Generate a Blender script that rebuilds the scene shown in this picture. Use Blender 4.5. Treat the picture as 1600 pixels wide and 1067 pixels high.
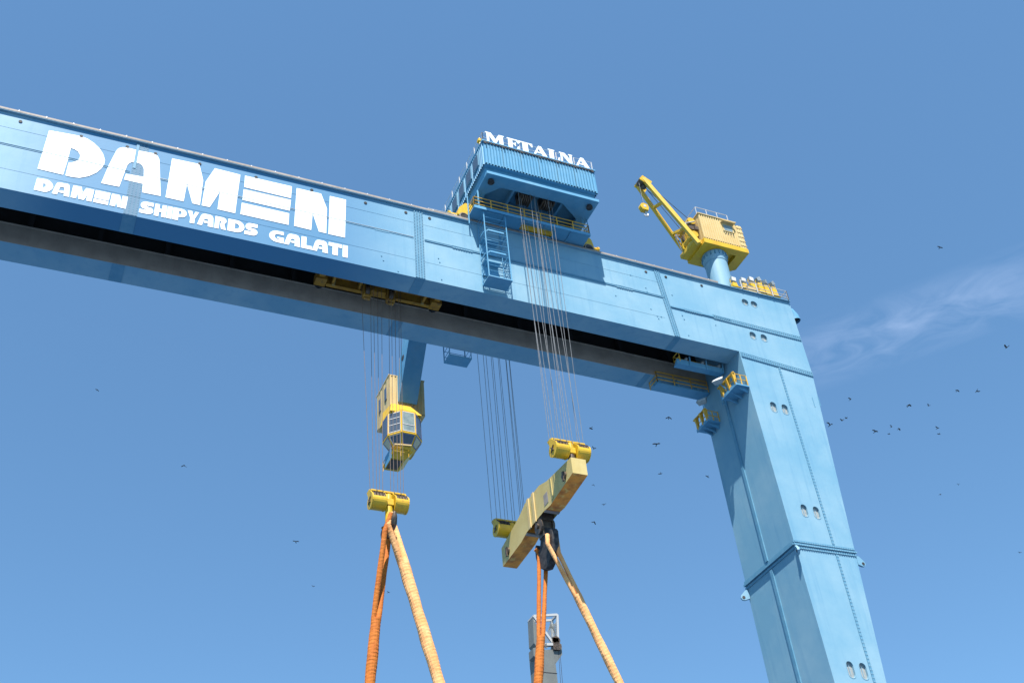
import bpy, bmesh, math, random
from mathutils import Vector, Matrix
from mathutils.geometry import tessellate_polygon
random.seed(7)
sc = bpy.context.scene
COL = sc.collection
for o in list(bpy.data.objects):
    bpy.data.objects.remove(o)

# ------------------------------------------------------------------ camera
F = 1781.34
RX = Vector((0.91714554, -0.39024607, -0.08094478))   # image right in the world
RY = Vector((0.19037668, 0.60739135, -0.77125383))    # image down
RZ = Vector((0.35014394, 0.69194201, 0.63136002))     # view direction
EYE = Vector((0, -62, 1.7))
cam_d = bpy.data.cameras.new("camera")
cam_d.sensor_width = 36
cam_d.lens = F / 1600 * 36
cam_d.clip_start = 0.5
cam_d.clip_end = 9000
cam = bpy.data.objects.new("camera", cam_d)
COL.objects.link(cam)
m = Matrix.Identity(4)
for i in range(3):
    m[i][0], m[i][1], m[i][2], m[i][3] = RX[i], -RY[i], -RZ[i], EYE[i]
cam.matrix_world = m
sc.camera = cam

# ------------------------------------------------------------------ sun, sky, exposure
SUN = Vector((-0.42, -1.0, 1.80)).normalized()
EXPOSURE = 1.2
elev = math.asin(SUN.z)
az = math.atan2(SUN.x, SUN.y)                          # clockwise from +Y
sun_d = bpy.data.lights.new("sun", 'SUN')
sun_d.energy = 5.0
sun_d.angle = math.radians(0.5)
sun_d.color = (1.0, 0.955, 0.88)
sun = bpy.data.objects.new("sun", sun_d)
COL.objects.link(sun)
sun.rotation_euler = SUN.to_track_quat('Z', 'Y').to_euler()
sun.location = (-60, -140, 250)

world = bpy.data.worlds.new("World")
sc.world = world
world.use_nodes = True
wn, wl = world.node_tree.nodes, world.node_tree.links
wn.clear()
w_out = wn.new('ShaderNodeOutputWorld')
w_bg = wn.new('ShaderNodeBackground')
w_sky = wn.new('ShaderNodeTexSky')
w_sky.sky_type = 'NISHITA'
w_sky.sun_disc = False
w_sky.sun_elevation = elev
w_sky.sun_rotation = az
w_sky.altitude = 3500
w_sky.air_density = 1.0
w_sky.dust_density = 0.0
w_sky.ozone_density = 1.6
w_bg.inputs['Strength'].default_value = 0.142
# thin cirrus: direction projected onto a high flat layer
tc = wn.new('ShaderNodeTexCoord')
sep = wn.new('ShaderNodeSeparateXYZ')
wl.new(tc.outputs['Generated'], sep.inputs[0])
def wmath(op, a, b=None, clamp=False):
    n = wn.new('ShaderNodeMath'); n.operation = op; n.use_clamp = clamp
    for k, v in enumerate((a, b)):
        if v is None: continue
        if isinstance(v, (int, float)): n.inputs[k].default_value = v
        else: wl.new(v, n.inputs[k])
    return n.outputs[0]
zz = wmath('MAXIMUM', sep.outputs[2], 0.05)
u = wmath('DIVIDE', sep.outputs[0], zz)
v = wmath('DIVIDE', sep.outputs[1], zz)
def layer(px, py):
    d = RX * ((px - 800) / F) + RY * ((py - 533.5) / F) + RZ
    return Vector((d.x / d.z, d.y / d.z))
A, B = layer(1270, 560), layer(1640, 430)
ax = (B - A).normalized(); L = (B - A).length
cb = wn.new('ShaderNodeCombineXYZ')
du, dv = wmath('SUBTRACT', u, A.x), wmath('SUBTRACT', v, A.y)
along = wmath('DIVIDE', wmath('ADD', wmath('MULTIPLY', du, ax.x), wmath('MULTIPLY', dv, ax.y)), L)
across = wmath('DIVIDE', wmath('SUBTRACT', wmath('MULTIPLY', dv, ax.x), wmath('MULTIPLY', du, ax.y)), L)
wl.new(along, cb.inputs[0]); wl.new(across, cb.inputs[1])
mp = wn.new('ShaderNodeMapping'); mp.inputs['Scale'].default_value = (2.6, 4.0, 1)
wl.new(cb.outputs[0], mp.inputs[0])
nz = wn.new('ShaderNodeTexNoise'); nz.inputs['Scale'].default_value = 1.5
nz.inputs['Detail'].default_value = 9; nz.inputs['Roughness'].default_value = 0.56
nz.inputs['Distortion'].default_value = 0.8
wl.new(mp.outputs[0], nz.inputs['Vector'])
rmp = wn.new('ShaderNodeMapRange'); rmp.inputs[1].default_value = 0.36; rmp.inputs[2].default_value = 0.78
wl.new(nz.outputs['Fac'], rmp.inputs[0])
band = wmath('SUBTRACT', 1.0, wmath('POWER', wmath('ABSOLUTE', wmath('MULTIPLY', across, 3.6)), 1.6), True)
bl = wn.new('ShaderNodeMapRange'); bl.inputs[1].default_value = -0.35; bl.inputs[2].default_value = 0.142
wl.new(along, bl.inputs[0])
mask = wmath('MULTIPLY', wmath('MULTIPLY', band, bl.outputs[0]), rmp.outputs[0])
mask = wmath('MULTIPLY', mask, 0.10, True)
mixc = wn.new('ShaderNodeMix'); mixc.data_type = 'RGBA'
wl.new(mask, mixc.inputs['Factor'])
SKY_TINT = wn.new('ShaderNodeMix'); SKY_TINT.data_type = 'RGBA'; SKY_TINT.blend_type = 'MULTIPLY'
SKY_TINT.inputs['Factor'].default_value = 1.0
SKY_TINT.inputs['B'].default_value = (0.77, 1.0, 0.98, 1)
wl.new(w_sky.outputs[0], SKY_TINT.inputs['A'])
# clear dry air: the sky pales little towards the horizon
lift = wmath('ADD', wmath('MULTIPLY', zz, 0.50), 0.62)
vm = wn.new('ShaderNodeVectorMath'); vm.operation = 'SCALE'
wl.new(SKY_TINT.outputs['Result'], vm.inputs[0]); wl.new(lift, vm.inputs['Scale'])
wl.new(vm.outputs[0], mixc.inputs['A'])
mixc.inputs['B'].default_value = (5.6, 6.0, 7.2, 1)
wl.new(mixc.outputs['Result'], w_bg.inputs['Color'])
wl.new(w_bg.outputs[0], w_out.inputs[0])

sc.view_settings.view_transform = 'Standard'
sc.view_settings.look = 'None'
sc.view_settings.gamma = 1
sc.view_settings.use_curve_mapping = False
sc.view_settings.exposure = EXPOSURE

# ------------------------------------------------------------------ helpers
def P(px, py, X=None, Y=None, Z=None):
    """point where the sight line through a photo pixel meets a known plane"""
    d = RX * ((px - 800) / F) + RY * ((py - 533.5) / F) + RZ
    if X is not None: t = (X - EYE.x) / d.x
    elif Y is not None: t = (Y - EYE.y) / d.y
    else: t = (Z - EYE.z) / d.z
    return EYE + d * t

class MB:
    def __init__(s): s.v = []; s.f = []; s.m = []; s.mi = 0
    def add(s, vs, fs):
        b = len(s.v); s.v += [tuple(p) for p in vs]
        for f in fs: s.f.append([b + i for i in f]); s.m.append(s.mi)
    def hexa(s, p):   # bottom 4 then top 4, both counter-clockwise seen from above
        s.add(p, [(3, 2, 1, 0), (4, 5, 6, 7), (0, 1, 5, 4), (1, 2, 6, 5), (2, 3, 7, 6), (3, 0, 4, 7)])
    def box(s, a, b):
        x0, x1 = sorted((a[0], b[0])); y0, y1 = sorted((a[1], b[1])); z0, z1 = sorted((a[2], b[2]))
        s.hexa([(x0, y0, z0), (x1, y0, z0), (x1, y1, z0), (x0, y1, z0), (x0, y0, z1), (x1, y0, z1), (x1, y1, z1), (x0, y1, z1)])
    def beam(s, p, q, w, h=None, up=(0, 0, 1)):
        p, q = Vector(p), Vector(q); h = h or w
        d = (q - p).normalized(); u = Vector(up)
        if abs(d.dot(u)) > .97: u = Vector((0, 1, 0))
        r = d.cross(u).normalized(); u = r.cross(d)
        r *= w / 2; u *= h / 2
        s.hexa([p - r - u, p + r - u, q + r - u, q - r - u, p - r + u, p + r + u, q + r + u, q - r + u])
    def tube(s, pts, r, n=8, cap=True):
        pts = [Vector(p) for p in pts]; rs = r if isinstance(r, (list, tuple)) else [r] * len(pts)
        vs = []; ref = None
        for i, p in enumerate(pts):
            t = (pts[min(i + 1, len(pts) - 1)] - pts[max(i - 1, 0)]).normalized()
            if ref is None:
                ref = Vector((0, 0, 1)) if abs(t.z) < .9 else Vector((1, 0, 0))
            a = (ref - t * ref.dot(t)).normalized(); b = t.cross(a); ref = a
            for k in range(n):
                g = 2 * math.pi * k / n
                vs.append(p + (a * math.cos(g) + b * math.sin(g)) * rs[i])
        fs = []
        for i in range(len(pts) - 1):
            for k in range(n):
                fs.append((i * n + k, i * n + (k + 1) % n, (i + 1) * n + (k + 1) % n, (i + 1) * n + k))
        if cap:
            fs.append(tuple(range(n))[::-1]); fs.append(tuple(range((len(pts) - 1) * n, len(pts) * n)))
        s.add(vs, fs)
    def cyl(s, p, q, r0, r1=None, n=20):
        s.tube([p, q], [r0, r1 if r1 is not None else r0], n)
    def prism(s, poly, ext, holes=()):
        """planar polygon (3-D points) with holes, given a thickness vector"""
        loops = [[Vector(p) for p in poly]] + [[Vector(p) for p in h] for h in holes]
        ext = Vector(ext); flat = [p for l in loops for p in l]; n = len(flat)
        tris = tessellate_polygon(loops)
        vs = flat + [p + ext for p in flat]
        fs = []
        nrm = Vector((0, 0, 0)); l0 = loops[0]
        for i in range(len(l0)): nrm += l0[i].cross(l0[(i + 1) % len(l0)])
        for t in tris:
            a, b, c = t
            tn = (flat[b] - flat[a]).cross(flat[c] - flat[a])
            if tn.length < 1e-9: continue
            if tn.dot(ext) > 0: a, b, c = c, b, a
            fs.append((a, b, c)); fs.append((c + n, b + n, a + n))
        o = 0
        for l in loops:
            k = len(l)
            for i in range(k): fs.append((o + i, o + (i + 1) % k, o + (i + 1) % k + n, o + i + n))
            o += k
        s.add(vs, fs)
    def sheet(s, poly, holes=()):
        loops = [[Vector(p) for p in poly]] + [[Vector(p) for p in h] for h in holes]
        s.add([p for l in loops for p in l], tessellate_polygon(loops))
    def build(s, name, mats, parent=None, smooth=False, fixn=True, bevel=0):
        me = bpy.data.meshes.new(name)
        me.from_pydata(s.v, [], s.f)
        mats = mats if isinstance(mats, (list, tuple)) else [mats]
        for mt in mats: me.materials.append(mt)
        me.polygons.foreach_set('material_index', s.m)
        if fixn:
            bm = bmesh.new(); bm.from_mesh(me)
            bmesh.ops.recalc_face_normals(bm, faces=bm.faces)
            bm.to_mesh(me); bm.free()
        if smooth:
            me.polygons.foreach_set('use_smooth', [True] * len(me.polygons))
            try: me.set_sharp_from_angle(angle=math.radians(40))
            except Exception: pass
        o = bpy.data.objects.new(name, me); COL.objects.link(o)
        if parent: 
            o.parent = parent
            o.matrix_parent_inverse = parent.matrix_world.inverted() if False else Matrix.Translation(-Vector(parent['_base'] if '_base' in parent else (0, 0, 0)))
        if bevel:
            bv = o.modifiers.new('bevel', 'BEVEL'); bv.width = bevel; bv.segments = 2; bv.limit_method = 'ANGLE'
        return o

def tag(o, label, cat, group=None):
    o['label'] = label; o['category'] = cat
    if group: o['group'] = group
    return o
def thing(name, base, label, cat, group=None):
    o = bpy.data.objects.new(name, None); COL.objects.link(o)
    o.location = base; o.empty_display_size = .5
    o['_base'] = tuple(base)
    return tag(o, label, cat, group)
def setparent(o, p):
    o.parent = p
    o.matrix_parent_inverse = Matrix.Translation(-Vector(p['_base'])) if '_base' in p else Matrix.Identity(4)

# ------------------------------------------------------------------ materials
def mat(name, col, rough=.5, metal=0, var=None, vscale=.4, streak=0, streakcol=None, spots=None, spec=.5, bump=0, bscale=20, dirt=None, patch=None):
    mt = bpy.data.materials.new(name); mt.use_nodes = True
    N, Lk = mt.node_tree.nodes, mt.node_tree.links
    bs = N['Principled BSDF']
    bs.inputs['Roughness'].default_value = rough; bs.inputs['Metallic'].default_value = metal
    bs.inputs['Specular IOR Level'].default_value = spec
    def mix(a, b, f):
        n = N.new('ShaderNodeMix'); n.data_type = 'RGBA'
        for k, v in (('A', a), ('B', b), ('Factor', f)):
            if isinstance(v, tuple): n.inputs[k].default_value = (*v, 1)
            elif isinstance(v, (int, float)): n.inputs[k].default_value = v
            else: Lk.new(v, n.inputs[k])
        return n.outputs['Result']
    def noise(scale, detail=6, rough_=.6, sx=(1, 1, 1), lo=.4, hi=.65, amt=1.0):
        t = N.new('ShaderNodeTexCoord'); mp_ = N.new('ShaderNodeMapping'); mp_.inputs['Scale'].default_value = sx
        Lk.new(t.outputs['Object'], mp_.inputs[0])
        n = N.new('ShaderNodeTexNoise'); n.inputs['Scale'].default_value = scale
        n.inputs['Detail'].default_value = detail; n.inputs['Roughness'].default_value = rough_
        Lk.new(mp_.outputs[0], n.inputs['Vector'])
        r = N.new('ShaderNodeMapRange'); r.inputs[1].default_value = lo; r.inputs[2].default_value = hi; r.inputs[4].default_value = amt
        Lk.new(n.outputs['Fac'], r.inputs[0])
        return r.outputs[0]
    c = tuple(col)
    if var: c = mix(c, tuple(var), noise(vscale, 5))
    if streak: c = mix(c, tuple(streakcol or [x * .6 for x in col]), noise(1.0, 5, .65, (1.6, 1.6, .09), .52, .74, streak))
    if dirt: c = mix(c, tuple(dirt[0]), noise(dirt[1], 8, .7, (1, 1, 1), dirt[2], dirt[2] + .12, dirt[3]))
    if patch:                                          # bluer paint laid on round the lettering
        t = N.new('ShaderNodeTexCoord'); sp_ = N.new('ShaderNodeSeparateXYZ'); Lk.new(t.outputs['Object'], sp_.inputs[0])
        up_ = N.new('ShaderNodeMapRange'); up_.inputs[1].default_value = -10; up_.inputs[2].default_value = -1; up_.interpolation_type = 'SMOOTHSTEP'
        dn_ = N.new('ShaderNodeMapRange'); dn_.inputs[1].default_value = 16; dn_.inputs[2].default_value = 25; dn_.inputs[3].default_value = 1; dn_.inputs[4].default_value = 0; dn_.interpolation_type = 'SMOOTHSTEP'
        Lk.new(sp_.outputs[0], up_.inputs[0]); Lk.new(sp_.outputs[0], dn_.inputs[0])
        mm = N.new('ShaderNodeMath'); mm.operation = 'MULTIPLY'; Lk.new(up_.outputs[0], mm.inputs[0]); Lk.new(dn_.outputs[0], mm.inputs[1])
        c = mix(c, tuple(patch), mm.outputs[0])
    if spots: c = mix(c, tuple(spots), noise(3.1, 3, .5, (1, 1, 1), .71, .74, .8))
    if isinstance(c, tuple): bs.inputs['Base Color'].default_value = (*c, 1)
    else: Lk.new(c, bs.inputs['Base Color'])
    if bump:
        bn = N.new('ShaderNodeBump'); bn.inputs['Strength'].default_value = bump; bn.inputs['Distance'].default_value = .05
        Lk.new(noise(bscale, 4, .6, (1, 1, 1), 0, 1), bn.inputs['Height']); Lk.new(bn.outputs[0], bs.inputs['Normal'])
    return mt

BLUE = mat('blue_paint', (.130, .268, .360), .6, var=(.195, .32, .390), vscale=.16, streak=.5, streakcol=(.082, .212, .322), spots=None, bump=.22, bscale=.5, spec=.25)
BLUEG = mat('blue_paint_girder', (.130, .268, .360), .6, var=(.195, .32, .390), vscale=.16, streak=.5, streakcol=(.082, .212, .322), bump=.22, bscale=.5, spec=.25, patch=(.05, .165, .285))
BLUE2 = mat('blue_paint_trolley', (.072, .235, .372), .6, var=(.115, .275, .395), vscale=.4, streak=.25, bump=.04, bscale=1.2, spec=.3)
BLUE_BAND = mat('blue_paint_splice', (.078, .205, .30), .6, var=(.105, .235, .325), vscale=1.5, spec=.25)
BLUE_DARK = mat('blue_paint_splice_dark', (.048, .125, .20), .6, var=(.06, .14, .215), vscale=1.5, spec=.25)
DEEP = mat('deep_blue_paint', (.03, .19, .46), .45, var=(.05, .23, .50), vscale=.5)
WHITE = mat('white_lettering', (.74, .74, .73), .5, var=(.66, .67, .68), vscale=1.2)
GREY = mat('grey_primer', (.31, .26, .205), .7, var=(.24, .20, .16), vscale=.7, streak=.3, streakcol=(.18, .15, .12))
DARK = mat('recess_shade', (.022, .021, .02), .8)  # near-black stands in for the deep shade between the girders
KERB = mat('weathered_kerb', (.26, .22, .19), .7, var=(.19, .155, .13), vscale=1.2)
GALV = mat('galvanised_steel', (.46, .45, .44), .5, .2, var=(.36, .35, .34), vscale=3)
YEL = mat('yellow_paint', (.54, .335, .010), .45, var=(.50, .285, .010), vscale=1.5, streak=.25, streakcol=(.30, .14, .02), dirt=((.18, .08, .02), 3.0, .62, .7))
YRAIL = mat('yellow_rail_paint', (.56, .31, .02), .5, var=(.46, .25, .03), vscale=2.5)
CREAM = mat('faded_yellow_cladding', (.49, .36, .155), .6, var=(.46, .32, .12), vscale=.8, streak=.18, streakcol=(.38, .24, .08))
BEAMP = mat('faded_yellow_beam_paint', (.46, .355, .135), .6, var=(.42, .31, .10), vscale=.6, streak=.3, streakcol=(.30, .21, .07), dirt=((.28, .15, .05), 1.4, .66, .6))
BEAMU = mat('rust_and_bounce_underside', (.80, .28, .03), .75, var=(.42, .13, .02), vscale=1.1, dirt=((.70, .46, .12), 1.6, .55, .9))  # rust tone pushed to orange to stand in for warm bounce
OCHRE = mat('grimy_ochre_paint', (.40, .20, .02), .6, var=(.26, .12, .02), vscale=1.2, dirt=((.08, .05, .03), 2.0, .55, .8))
ROPE = mat('steel_rope', (.20, .20, .20), .5, .3, var=(.14, .14, .14), vscale=3)
ROPER = mat('rusty_steel_rope', (.17, .115, .085), .6, .2, var=(.12, .085, .065), vscale=3)
BLACK = mat('black_steel', (.022, .022, .024), .7, 0, spec=.2, var=(.06, .055, .055), vscale=3)
SHEAVE = mat('greasy_sheave', (.06, .045, .035), .5, .3, var=(.12, .08, .05), vscale=4)
ORANGE = mat('orange_sling_cloth', (.41, .115, .006), .85, var=(.35, .085, .005), vscale=1.6, dirt=((.35, .10, .03), 5, .6, .7), bump=.8, bscale=4)
PALEO = mat('pale_sling_cloth', (.64, .33, .13), .9, var=(.60, .25, .08), vscale=1.3, dirt=((.45, .20, .12), 2.2, .63, .6), bump=.8, bscale=4)  # paler orange cloth for the slings slanting right
GLASS = mat('window_glass', (.055, .075, .10), .08, spec=.8)
PALEGLASS = mat('sunlit_pane', (.20, .25, .25), .15, var=(.13, .18, .20), vscale=2)
PORT = mat('porthole_glass', (.30, .31, .29), .3, var=(.22, .24, .24), vscale=5)
WFRAME = mat('white_window_frame', (.46, .46, .45), .5)
BFRAME = mat('blue_window_frame', (.06, .10, .30), .5)
LAMPG = mat('lamp_glass', (.66, .66, .64), .15)
LAMPB = mat('lamp_housing', (.30, .33, .33), .5, .3, var=(.22, .25, .26), vscale=4)
ROOF = mat('roof_sheet', (.45, .50, .52), .6)
BGREY = mat('grey_boom_paint', (.12, .128, .117), .55, var=(.10, .107, .10), vscale=.5, streak=.3)
BWHITE = mat('white_boom_paint', (.34, .34, .33), .5)
BIRDM = mat('black_feathers', (.016, .015, .016), .6)
GROUND = mat('blue_bounce_ground', (.04, .092, .165), .35, var=(.05, .105, .18), vscale=.05, bump=.6, bscale=1.5)  # unseen ground, coloured blue to bounce blue fill onto the undersides

# ------------------------------------------------------------------ ground
g = MB()
g.sheet([(-4000, -4000, 0), (4000, -4000, 0), (4000, 4000, 0), (-4000, 4000, 0)])
ground = g.build('bounce_ground', GROUND); ground['kind'] = 'structure'

# ------------------------------------------------------------------ gantry crane
ZS, ZT = 62.62, 70.33            # girder soffit and top of web
def cam_(x): return max(0.0, .24 * (1 - ((x - 23) / 31.0) ** 2))
XL, XR = -75.0, 53.5
XS = [XL, -50, -30, -15] + [-8 + 2.05 * i for i in range(31)]
XS = [x for x in XS if x < XR - .5] + [XR]
crane = thing('gantry_crane', (55.6, 3.5, 0), 'huge pale blue twin-girder gantry crane with white lettering and one tapering leg', 'gantry crane')

def loft(mb, xs, section, camber=True):
    n = len(section); vs = []
    for x in xs:
        c = cam_(x) if camber else 0
        vs += [(x, y, z + c) for y, z in section]
    fs = []
    for i in range(len(xs) - 1):
        for k in range(n): fs.append((i * n + k, i * n + (k + 1) % n, (i + 1) * n + (k + 1) % n, (i + 1) * n + k))
    fs.append(tuple(range(n))); fs.append(tuple(range((len(xs) - 1) * n, len(xs) * n))[::-1])
    mb.add(vs, fs)
def xs_between(a, b): return [a] + [x for x in XS if a + .3 < x < b - .3] + [b]
def rect(y0, y1, z0, z1): return [(y0, z0), (y1, z0), (y1, z1), (y0, z1)]

g1 = MB()
loft(g1, XS, rect(0, 1.9, ZS, ZT))
girder1 = g1.build('girder', BLUEG, crane)
girder1['label'] = 'nearer box girder carrying the white lettering'
g2 = MB()
loft(g2, XS, rect(5.4, 7.45, ZS, 64.42))
loft(g2, XS, rect(6.3, 7.45, 64.42, ZT))
girder2 = g2.build('girder', BLUE, crane)
girder2['label'] = 'farther box girder seen only from below'
# inner web of the far girder: grey lower strip, recess above coloured as shade
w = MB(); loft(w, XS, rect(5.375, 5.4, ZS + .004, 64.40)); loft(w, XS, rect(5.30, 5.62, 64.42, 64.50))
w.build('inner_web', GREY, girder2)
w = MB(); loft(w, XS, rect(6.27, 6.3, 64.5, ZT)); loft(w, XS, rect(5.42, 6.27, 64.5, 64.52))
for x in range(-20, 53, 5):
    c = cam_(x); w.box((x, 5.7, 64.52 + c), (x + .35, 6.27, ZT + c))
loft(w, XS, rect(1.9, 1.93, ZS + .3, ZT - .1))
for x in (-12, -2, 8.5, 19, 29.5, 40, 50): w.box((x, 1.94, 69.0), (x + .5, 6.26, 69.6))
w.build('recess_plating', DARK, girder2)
w = MB(); loft(w, XS, rect(1.94, 6.26, 69.66, 69.80)); w.build('added_gap_cover', DARK, girder2)  # added unseen cover that keeps skylight out of the gap
# top flange with weathered kerb
for y0, y1, par in ((-.20, 2.05, girder1), (5.3, 7.8, girder2)):
    k = MB(); loft(k, xs_between(XL, 60.97) , rect(y0, y1, ZT + .002, ZT + .06)); 
    k.build('top_flange', BLUE, par)
k = MB(); loft(k, xs_between(XL, 53.0), rect(-.22, -.1, ZT + .062, ZT + .25))
x = -9.0
while x < 28.3:
    k.mi = 1; c = cam_(x); k.box((x - .035, -.24, ZT + .13 + c), (x + .035, -.14, ZT + .275 + c)); k.mi = 0
    x += 1.9
for x in (42.5, 44.4, 46.3, 48.2, 50.1, 52.0):
    k.mi = 1; c = cam_(x); k.box((x - .035, -.24, ZT + .13 + c), (x + .035, -.14, ZT + .275 + c)); k.mi = 0
k.build('kerb', [KERB, GALV], girder1)
# rails for the upper trolley
r = MB(); loft(r, XS, rect(.62, .78, ZT + .064, ZT + .22)); r.build('crane_rail', KERB, girder1)
r = MB(); loft(r, XS, rect(6.72, 6.88, ZT + .064, ZT + .22)); r.build('crane_rail', KERB, girder2)

def splice(xb, xt, wd, z0, z1, y, par, cols=4, rows=44, off=.03, bolt=.04, mats=(BLUE_BAND, BLUE)):
    b = MB()
    def X(z): return xb + (xt - xb) * (z - z0) / (z1 - z0)
    c = cam_((xb + xt) / 2)
    b.hexa([(X(z0) - wd / 2, y - off, z0 + c), (X(z0) + wd / 2, y - off, z0 + c), (X(z0) + wd / 2, y, z0 + c), (X(z0) - wd / 2, y, z0 + c),
            (X(z1) - wd / 2, y - off, z1 + c), (X(z1) + wd / 2, y - off, z1 + c), (X(z1) + wd / 2, y, z1 + c), (X(z1) - wd / 2, y, z1 + c)])
    b.mi = 1
    for i in range(rows):
        z = z0 + (i + .5) * (z1 - z0) / rows
        for j in range(cols):
            xx = X(z) + wd * (-.40 + .80 * j / (cols - 1))
            if cols == 4: xx = X(z) + wd * (-.42, -.14, .14, .42)[j]
            b.box((xx - .04, y - off - bolt, z - .04 + c), (xx + .04, y - off, z + .04 + c))
    return b.build('splice_plate', list(mats), par)
splice(1.78, 1.78, .95, ZS + .03, ZT - .02, 0, girder1, off=.012, bolt=.015, mats=(BLUE_DARK, BLUE_BAND))
b = MB(); b.box((1.36, -.05, 67.6), (1.56, 0, ZT - .02)); b.build('splice_strip', BLUE_BAND, girder1)
splice(23.92, 23.92, .80, ZS + .03, ZT - .02, 0, girder1)
splice(47.28, 46.52, .55, ZS + .03, ZT - .02, 0, girder1, cols=3)
# the same joints seen on the soffits
for par, y0, y1 in ((girder1, .05, 1.86), (girder2, 5.45, 7.4)):
    for x, wd in ((1.78, .95), (23.92, .8), (47.35, .55)):
        b = MB(); c = cam_(x); b.box((x - wd / 2, y0, ZS - .03 + c), (x + wd / 2, y1, ZS + c)); b.build('splice_plate', BLUE_BAND, par)

# horizontal stiffening seams on the lettered web
def seam(pts, wd, off, par, name='seam_rib', y=0.0, matr=BLUE_BAND, bolts=0):
    b = MB()
    for (x0, z0), (x1, z1) in zip(pts[:-1], pts[1:]):
        b.hexa([(x0, y - off, z0 - wd / 2), (x1, y - off, z1 - wd / 2), (x1, y, z1 - wd / 2), (x0, y, z0 - wd / 2),
                (x0, y - off, z0 + wd / 2), (x1, y - off, z1 + wd / 2), (x1, y, z1 + wd / 2), (x0, y, z0 + wd / 2)])
        if bolts:
            n = max(2, int((x1 - x0) / .22))
            for i in range(n):
                t = (i + .5) / n; xx = x0 + (x1 - x0) * t; zz_ = z0 + (z1 - z0) * t
                for j in range(bolts):
                    q = wd * (-.36 + .72 * j / max(1, bolts - 1))
                    b.mi = 1; b.box((xx - .05, y - off - .04, zz_ + q - .045), (xx + .05, y - off, zz_ + q + .045)); b.mi = 0
    return b.build(name, [matr, BLUE], par)
def zz1(x): return 66.98 + cam_(x)
for a, b_ in ((-40, -3.0), (-3.0, 1.2), (2.35, 23.45), (24.4, 46.8)):
    xs = xs_between(a, b_); seam([(x, zz1(x)) for x in xs], .15, .026 if -4 < b_ < 24 else .06, girder1); seam([(x, zz1(x) + .05) for x in xs], .02, .055 if -4 < b_ < 24 else .08, girder1, 'seam_lip', matr=GALV if -1.5 < a < 3 else BLUE_BAND)
for a, b_ in ((9.6, 10.9), (20.2, 21.4), (26.8, 28.6), (42.0, 43.6), (-4.4, -3.0)):
    seam([(a, zz1(a)), (b_, zz1(b_))], .30, .024 if b_ < 22 else .05, girder1, bolts=0 if b_ < 22 else 2)
xs = xs_between(-40, 46.4); seam([(x, 64.55 + cam_(x)) for x in xs], .03, .012, girder1, 'weld_line', matr=BLUEG)
xs = xs_between(-40, 46.4); seam([(x, 68.75 + cam_(x)) for x in xs], .03, .012, girder1, 'weld_line', matr=BLUEG)
z2 = P(1050, 480, Y=0).z
seam([(47.25, z2 + .02), (53.4, z2 - .08)], .14, .10, girder1)
seam([(48.6, z2 + .02), (50.4, z2 - .01)], .32, .06, girder1, bolts=2)
# plug holes along the top of the web, and tiny fittings lower down
for px, py in ((32, 190.5), (127, 213.5), (199, 230), (243, 240.5), (312, 256.5), (400, 277.5), (487, 297.5), (571, 317.5), (634, 332.5), (671, 341.5), (1009, 425), (1040, 433), (1096, 446.5)):
    p = P(px, py, Y=0); b = MB(); b.cyl((p.x, -.05, p.z), (p.x, .02, p.z), .13, n=10); b.build('drain_plug', BLACK, girder1)
for px, py in ((596, 400), (599, 407), (622, 424), (685, 404), (687, 410), (690, 437), (648, 359), (1009, 450), (1011, 456), (1027, 494), (1029, 498), (1033, 495), (1050, 461), (1066, 493), (1069, 499), (1076, 524), (1017, 483), (985, 430), (962, 462), (1118, 508)):
    p = P(px, py, Y=0); b = MB(); b.cyl((p.x, -.04, p.z), (p.x, .02, p.z), .055, n=8); b.build('weld_stub', BLUE_BAND, girder1)

# ---- lettering on the web (same plane, own thickness)
def web_pts(lst, ox, oy, s): return [P(ox + x / s, oy + y / s, Y=-.032) for x, y in lst]
S7 = 7.1125
D_ = web_pts([(262,100),(450,134),(620,165),(690,195),(760,240),(820,298),(860,360),(882,430),(872,480),(840,525),(785,570),(700,608),(600,626),(520,618),(443,600),(478,460),(530,452),(575,435),(603,405),(606,375),(585,335),(545,308),(502,295),(468,430),(416,592),(133,525)], 40, 190, S7)
A_ = web_pts([(57,543),(140,350),(225,185),(238,168),(255,156),(295,145),(350,150),(490,185),(640,213),(668,226),(688,246),(702,275),(706,295),(712,480),(718,686),(513,645),(521,550),(310,503),(333,440),(531,474),(533,390),(526,368),(512,345),(492,328),(470,318),(420,308),(392,311),(372,320),(356,334),(345,350),(300,470),(258,583)], 150, 210, S7)
M1 = web_pts([(135,127),(437,190),(480,370),(443,645),(360,625),(300,410),(262,603),(62,558)], 250, 230, S7)
M2 = web_pts([(610,237),(893,308),(835,735),(640,690),(668,492),(553,667),(463,648),(507,385)], 250, 230, S7)
def wp(l): return [P(x, y, Y=-.032) for x, y in l]
E1 = wp([(382.9,274.7),(456.1,291.6),(454.7,309.9),(381.7,292.6)])
E2 = wp([(380.8,295.8),(454.6,312.6),(452.8,329.4),(378.8,312.4)])
E3 = wp([(377.9,316.9),(451.9,333.6),(450.9,351.6),(375.6,334.7)])
N1 = web_pts([(523,243),(795,305),(860,470),(852,745),(770,725),(700,520),(685,708),(495,662)], 390, 260, S7)
N2 = web_pts([(892,330),(1072,372),(1060,792),(876,752)], 390, 260, S7)
DAMEN = [D_, A_, M1, M2, E1, E2, E3, N1, N2]
lt = MB()
for poly in DAMEN: lt.prism(poly, (0, .03, 0))
o = lt.build('lettering', WHITE, girder1); o['label'] = 'large white painted word DAMEN'
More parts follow.
